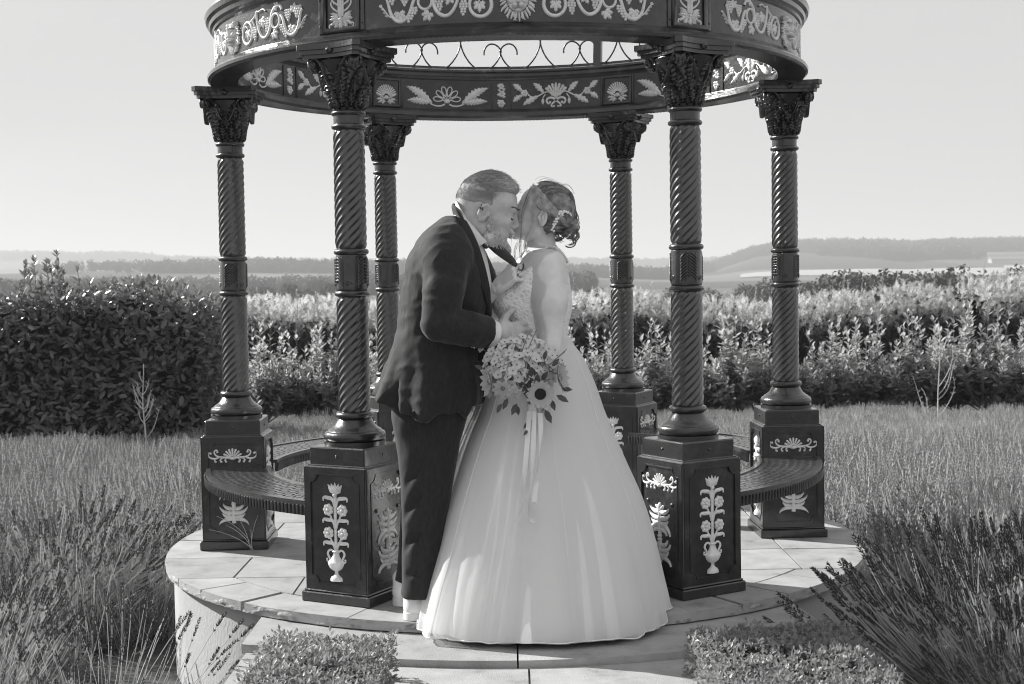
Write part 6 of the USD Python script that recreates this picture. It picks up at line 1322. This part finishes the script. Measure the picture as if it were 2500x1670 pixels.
for k in range(60):       # the nape hair drawn up
    s = rs.choice([-1, 1]); a = rs.uniform(0, 1); pts = [hb((-0.03 - 0.02 * a, s * (0.07 - 0.012 * a), -0.015 - 0.045 * a)), hb((-0.07, s * 0.064, -0.02 - 0.02 * a)), hb((-0.105, s * 0.035, -0.025)), BUN + rs.normal(size=3) * 0.01]
    P_, W_ = lock(pts, 1, None, n=2, r=0.0013, spread=0.002); dkP += P_; dkW += W_
for pts in ([hb((0.075, -0.02, 0.1)), B(1290, 470, -0.075), B(1279, 500, -0.08), B(1273, 530, -0.08), B(1272, 560, -0.08), B(1270, 590, -0.075)], [hb((0.075, -0.02, 0.1)), B(1292, 475, -0.078), B(1281, 505, -0.08), B(1272, 545, -0.08)]):
    P_, W_ = lock(pts, 1, None, n=4, r=0.0012, spread=0.002); dkP += P_; dkW += W_
for pts in ([B(1299, 480, -0.085), B(1302, 520, -0.09), B(1294, 555, -0.09), B(1283, 585, -0.09), B(1284, 605, -0.09), B(1300, 625, -0.09)], [B(1294, 500, -0.085), B(1297, 540, -0.09), B(1287, 572, -0.09), B(1280, 600, -0.09), B(1290, 620, -0.09)], [B(1272, 585, -0.075), B(1270, 605, -0.06), B(1274, 640, -0.06)], [B(1262, 590, -0.03), B(1256, 615, -0.03), B(1258, 640, -0.03)]):
    P_, W_ = lock(pts, 1, None, n=7, r=0.0014, spread=0.0035); ltP += P_; ltW += W_
for k in range(16):       # flyaway hairs over the crown
    x = rs.uniform(-0.06, 0.05); y = rs.uniform(-0.04, 0.04); P_, W_ = lock([hb((x + 0.03, y, 0.13)), hb((x, y, 0.146 + rs.uniform(0, 0.008))), hb((x - 0.04, y, 0.128))], 1, None, n=1, r=0.0009, spread=0.002); dkP += P_; dkW += W_
bun = MB()
for k in range(34):
    c = BUN + rs.normal(size=3) * [0.018, 0.018, 0.02]; u, w_ = unit(rs.normal(size=3)), None; w_ = unit(np.cross(u, rs.normal(size=3))); r = rs.uniform(0.018, 0.03); q = np.linspace(0, 2 * PI * rs.uniform(0.75, 1.1), 14); 
    for j in range(13):
        o_ = rs.normal(size=3) * 0.0038; (dkP if k % 3 else ltP).append(np.array([c + o_ + r * (math.cos(t) * u + math.sin(t) * w_) for t in q])); (dkW if k % 3 else ltW).append(np.full(len(q), 0.0015))
for k in range(15):        # curls escaping behind the bun
    c = B(1392 + rs.uniform(-4, 10), 566 + rs.uniform(-20, 26), rs.uniform(-0.03, 0.03)); r = rs.uniform(0.015, 0.026); q = np.linspace(rs.uniform(1.5, 3), rs.uniform(6.5, 8.5) - 9, 14)
    for j in range(7): o_ = rs.normal(size=3) * 0.002; dkP.append(np.array([c + o_ + [r * math.cos(t), 0.004 * t, r * 0.8 * math.sin(t)] for t in q])); dkW.append(np.full(len(q), 0.0015))
bf = Field(BUN - 0.07, BUN + 0.07, 0.004)
for k in range(7): c = BUN + rs.normal(size=3) * 0.014; bf.ell(c, (0.02, 0.019, 0.02), 0.008)
obj('bun', puff(bf.mesh(), 0.004, (60, 60, 60), 3), M_HAIR_D, bride, True)
curves('hair_strands', dkP, dkW, M_HAIR_D, bride, kind='stuff'); curves('pale_hair_strands', ltP, ltW, M_HAIR_L, bride, kind='stuff')
pe = MB()
for px, py in ((1341, 561), (1344, 556), (1347, 552), (1345, 548), (1350, 547), (1348, 541), (1353, 541), (1352, 535), (1357, 533), (1355, 528), (1361, 527), (1359, 522), (1365, 522), (1364, 517), (1369, 520), (1371, 516), (1376, 517), (1380, 519), (1386, 522), (1388, 526), (1360, 517), (1367, 526), (1346, 564)):
    pe.ball(B(px + 6, py, -0.101 + 0.0009 * max(px - 1352, 0) + rs.uniform(-0.003, 0.003)), 0.0052 * rs.uniform(0.8, 1.15), 1)
obj('pearl_comb', pe, M_PEARL, bride, True)
el = MB(); s = -1
for s in (-1, 1): el.tube([hb((0.070, s * 0.0465, 0.001)), hb((0.080, s * 0.0465, -0.003)), hb((0.090, s * 0.042, -0.005)), hb((0.095, s * 0.034, -0.004))], [0.0012, 0.003, 0.0034, 0.002], 5); el.tube([hb((0.076, s * 0.044, 0.027)), hb((0.09, s * 0.03, 0.032)), hb((0.094, s * 0.014, 0.026))], [0.001, 0.0022, 0.0018], 5)
obj('eyelashes_and_brows', el, M_HAIR_D, bride, True)
# ================================================================ the bouquet
M_PETAL = leafmat('white_petals', 0.74, 0.9, 0.6, 0.25, 0.3); M_SUNP = leafmat('pale_ray_petals', 0.55, 0.76, 0.6, 0.25, 0.3); M_DISC = mat('dark_flower_disc', 0.008, 0.03, rough=0.9, scale=200, bump=0.8, bump_scale=500)
M_GREEN = leafmat('bouquet_leaves', 0.08, 0.22, 0.45, 0.2); M_STEMG = mat('flower_stems', 0.16, 0.22, rough=0.7); M_RIB = mat('satin_ribbon', 0.66, 0.72, rough=0.3, sheen=0.2)
bq = thing('bouquet', 'round bouquet of small white blossoms and sunflowers with long trailing satin ribbons', 'bouquet'); rs = np.random.default_rng(44)
YQ = -1.64
HUB = at(1298, 985, YQ + 0.03)
def petal(L, w, curl=0.15, cup=0.1, tip=0.5):
    s = np.linspace(0, 1, 6); wd = w * np.array([0.25, 0.7, 1.0, 0.95, 0.62, 0.0]) if tip > 0.4 else w * np.array([0.3, 0.75, 1.0, 1.05, 0.9, 0.4]); P = np.zeros((6, 3, 3))
    for j, q in enumerate((-1, 0, 1)): P[:, j] = np.stack([s * L, q * wd / 2, curl * L * s ** 2 + (cup * wd * abs(q))], 1)
    return P
def blossom(c, nrm, r, n, L, w, curl, cup, tip, mt, layers=1):
    m = MB(); R = rot_from(np.array([nrm]), np.array([rs.uniform(0, 6.28)]))[0]
    for l in range(layers):
        for k in range(n):
            a = 2 * PI * (k + 0.5 * l) / n + rs.uniform(-0.12, 0.12); ca, sa = math.cos(a), math.sin(a); P = petal(L * (1 - 0.12 * l) * rs.uniform(0.9, 1.08), w, curl + 0.25 * l + rs.uniform(-0.08, 0.08), cup, tip) + [r, 0, 0.002 * l]
            Q = np.stack([ca * P[..., 0] - sa * P[..., 1], sa * P[..., 0] + ca * P[..., 1], P[..., 2]], -1); m.grid(Q @ R.T + c)
    return m, R
spots = [(1268, 868), (1250, 850), (1233, 862), (1252, 905), (1277, 905), (1300, 888), (1297, 918), (1308, 935), (1316, 918), (1230, 900), (1215, 868), (1208, 882), (1185, 892), (1190, 872), (1176, 850), (1248, 832), (1262, 833), (1290, 828), (1305, 832), (1318, 835), (1340, 852), (1348, 868), (1336, 878), (1372, 880), (1350, 925), (1342, 938), (1250, 940), (1212, 905), (1225, 845), (1272, 845), (1285, 852), (1300, 858), (1316, 862), (1240, 880), (1284, 872), (1222, 885), (1325, 850), (1276, 822), (1200, 858), (1262, 890), (1310, 878), (1240, 920), (1196, 905), (1330, 905), (1355, 855), (1228, 872), (1243, 862), (1256, 872), (1270, 890), (1288, 862), (1306, 872), (1322, 874), (1264, 922), (1282, 925), (1220, 858), (1216, 915), (1205, 870), (1296, 842), (1232, 835), (1330, 865), (1240, 898), (1252, 862), (1312, 900), (1335, 915), (1348, 905), (1322, 945), (1285, 912), (1245, 908), (1225, 918), (1360, 868), (1348, 890), (1188, 880)]
st = []
for (px, py) in spots:
    ux, uy = (px - 1270) / 95, (py - 905) / 95; dep = 0.085 * math.sqrt(max(1 - min(ux * ux + uy * uy, 1), 0)); c = at(px, py, YQ + 0.05 - dep + rs.uniform(-0.012, 0.012)); nrm = unit(np.array([ux * 0.9, -0.8, -uy * 0.7 + 0.35]) + rs.normal(size=3) * 0.25)
    m, R = blossom(c, nrm, 0.0015, 5, 0.0165, 0.0155, 0.12, 0.15, 0.2, M_PETAL); f = obj('white_blossom', m, M_PETAL, bq, True); e = MB(); e.ball(c + R[:, 2] * 0.001, 0.0028, 1); obj('eye', e, M_STEMG, f, True)
    s_ = MB(); s_.tube(catmull([c - R[:, 2] * 0.002, (c * 0.55 + HUB * 0.45) + [0, 0.03, 0.02], HUB + rs.normal(size=3) * 0.006], 4), 0.0014, 4); st.append(s_.done())
for (px, py, dy, nrm, r, L, w, n, lay, disc) in ((1319, 962, -0.05, (0.1, -1, -0.1), 0.020, 0.034, 0.018, 15, 2, True), (1366, 922, 0.0, (0.95, -0.3, 0.25), 0.012, 0.05, 0.022, 15, 2, False), (1196, 932, -0.01, (-0.95, -0.35, -0.1), 0.010, 0.05, 0.024, 12, 2, False), (1228, 948, -0.02, (-0.2, -0.9, -0.6), 0.008, 0.035, 0.02, 9, 1, False), (1345, 902, 0.03, (0.6, -0.3, 0.8), 0.012, 0.04, 0.02, 14, 2, False)):
    c = at(px, py, YQ - 0.02 + dy); m, R = blossom(c, unit(np.array(nrm)), r * 0.9, n, L, w, 0.2, 0.12, 0.6, M_SUNP, lay); f = obj('sunflower', m, M_SUNP, bq, True)
    d = MB(); d.lathe([(0.0, 0.008), (r * 0.55, 0.0085), (r * 0.95, 0.005), (r * 1.08, 0.0), (r, -0.006)], 24); q = d.done(); q.vertices = np.array(q.vertices) @ R.T + c; obj('disc', q, M_DISC if disc else M_STEMG, f, 60)
fl = MB()      # feathery filler
for k in range(120): p = at(1262 + rs.normal() * 9, 956 + rs.normal() * 7, YQ - 0.065 + rs.normal() * 0.006); fl.tube([p, p + rs.normal(size=3) * 0.005], [0.0009, 0.0012], 3)
obj('filler_flower', fl, M_PETAL, bq, True)
for (px, py, dx, dz, L) in ((1262, 985, -0.5, -0.6, 0.05), (1262, 990, -0.1, -0.9, 0.04), (1240, 972, -0.6, -0.5, 0.045), (1358, 965, 0.6, -0.5, 0.05), (1345, 975, 0.5, -0.7, 0.045), (1330, 1000, 0.3, -0.9, 0.055), (1225, 985, -0.3, -0.8, 0.04), (1280, 935, 0.2, 0.8, 0.04), (1296, 925, -0.4, 0.6, 0.045), (1322, 930, 0.5, 0.6, 0.045), (1286, 950, 0.6, 0.2, 0.04), (1328, 880, 0.3, 0.8, 0.04), (1348, 895, 0.7, 0.6, 0.04), (1180, 900, -0.9, 0.3, 0.035), (1290, 1030, -0.5, -0.7, 0.03), (1288, 1050, -0.6, -0.5, 0.026), (1372, 950, 0.9, -0.3, 0.04), (1310, 945, 0.1, 0.9, 0.05)):
    p = at(px, py, YQ - 0.04 + rs.uniform(-0.01, 0.01)); d = unit([dx, -0.25, dz]); R = leaf_rots(np.array([d]), np.array([[0.0, -1.0, 0.3]]), rs, 0.2)[0]; obj('leaf', (LV * L @ R.T + p, LF), M_GREEN, bq)
sm = MB()
for q in st: sm.mesh(q)
for (px, py, qx, qy) in ((1336, 895, 1384, 852), (1342, 890, 1380, 858), (1352, 882, 1382, 895), (1290, 850, 1310, 805), (1276, 852, 1290, 815)): sm.tube([at(px, py, YQ - 0.02), at(qx, qy, YQ - 0.03)], 0.0014, 4)
for k in range(9): a = k * 0.7; sm.tube([HUB + [0.008 * math.cos(a), 0.008 * math.sin(a), 0.02], HUB + [0.009 * math.cos(a), 0.009 * math.sin(a), -0.1]], 0.003, 5)
obj('stems', sm, M_STEMG, bq, True, kind='stuff')
wr = MB(); wr.lathe([(0.012, 0.0), (0.017, 0.002), (0.0155, -0.012), (0.0175, -0.02), (0.0158, -0.03), (0.0172, -0.042), (0.014, -0.05)], 20, HUB + [0, 0, -0.004]); obj('ribbon_wrap', wr, M_RIB, bq, True)
def ribbon(pts, w):
    c = catmull(pts, 8); k = len(c); t = np.linspace(0, 1, k); side = np.stack([np.cos(t * 1.4 + pts[0][0] * 9), -0.35 * np.sin(t * 4 + pts[0][0] * 30), 0 * t], 1); side /= np.linalg.norm(side, axis=1, keepdims=True)
    P = np.stack([c - side * w / 2, c, c + side * w / 2], 1); P[-1, 1] = (P[-2, 1] * 0.5 + P[-1, 1] * 0.5); m = MB(); m.grid(P); return m
ys_ = lambda py: -1.335 - np.interp(py, [985, 1290], [0.315, 0.42])
for pts in (((1292, 1004), (1287, 1080), (1281, 1160), (1277, 1222), (1258, 1278)), ((1304, 1004), (1302, 1090), (1296, 1190), (1294, 1262), (1309, 1277)), ((1318, 1008), (1320, 1060), (1312, 1150), (1304, 1228))): obj('ribbon', ribbon([at(x, y, ys_(y) - 0.012) for x, y in pts], 0.0175), M_RIB, bq, True)
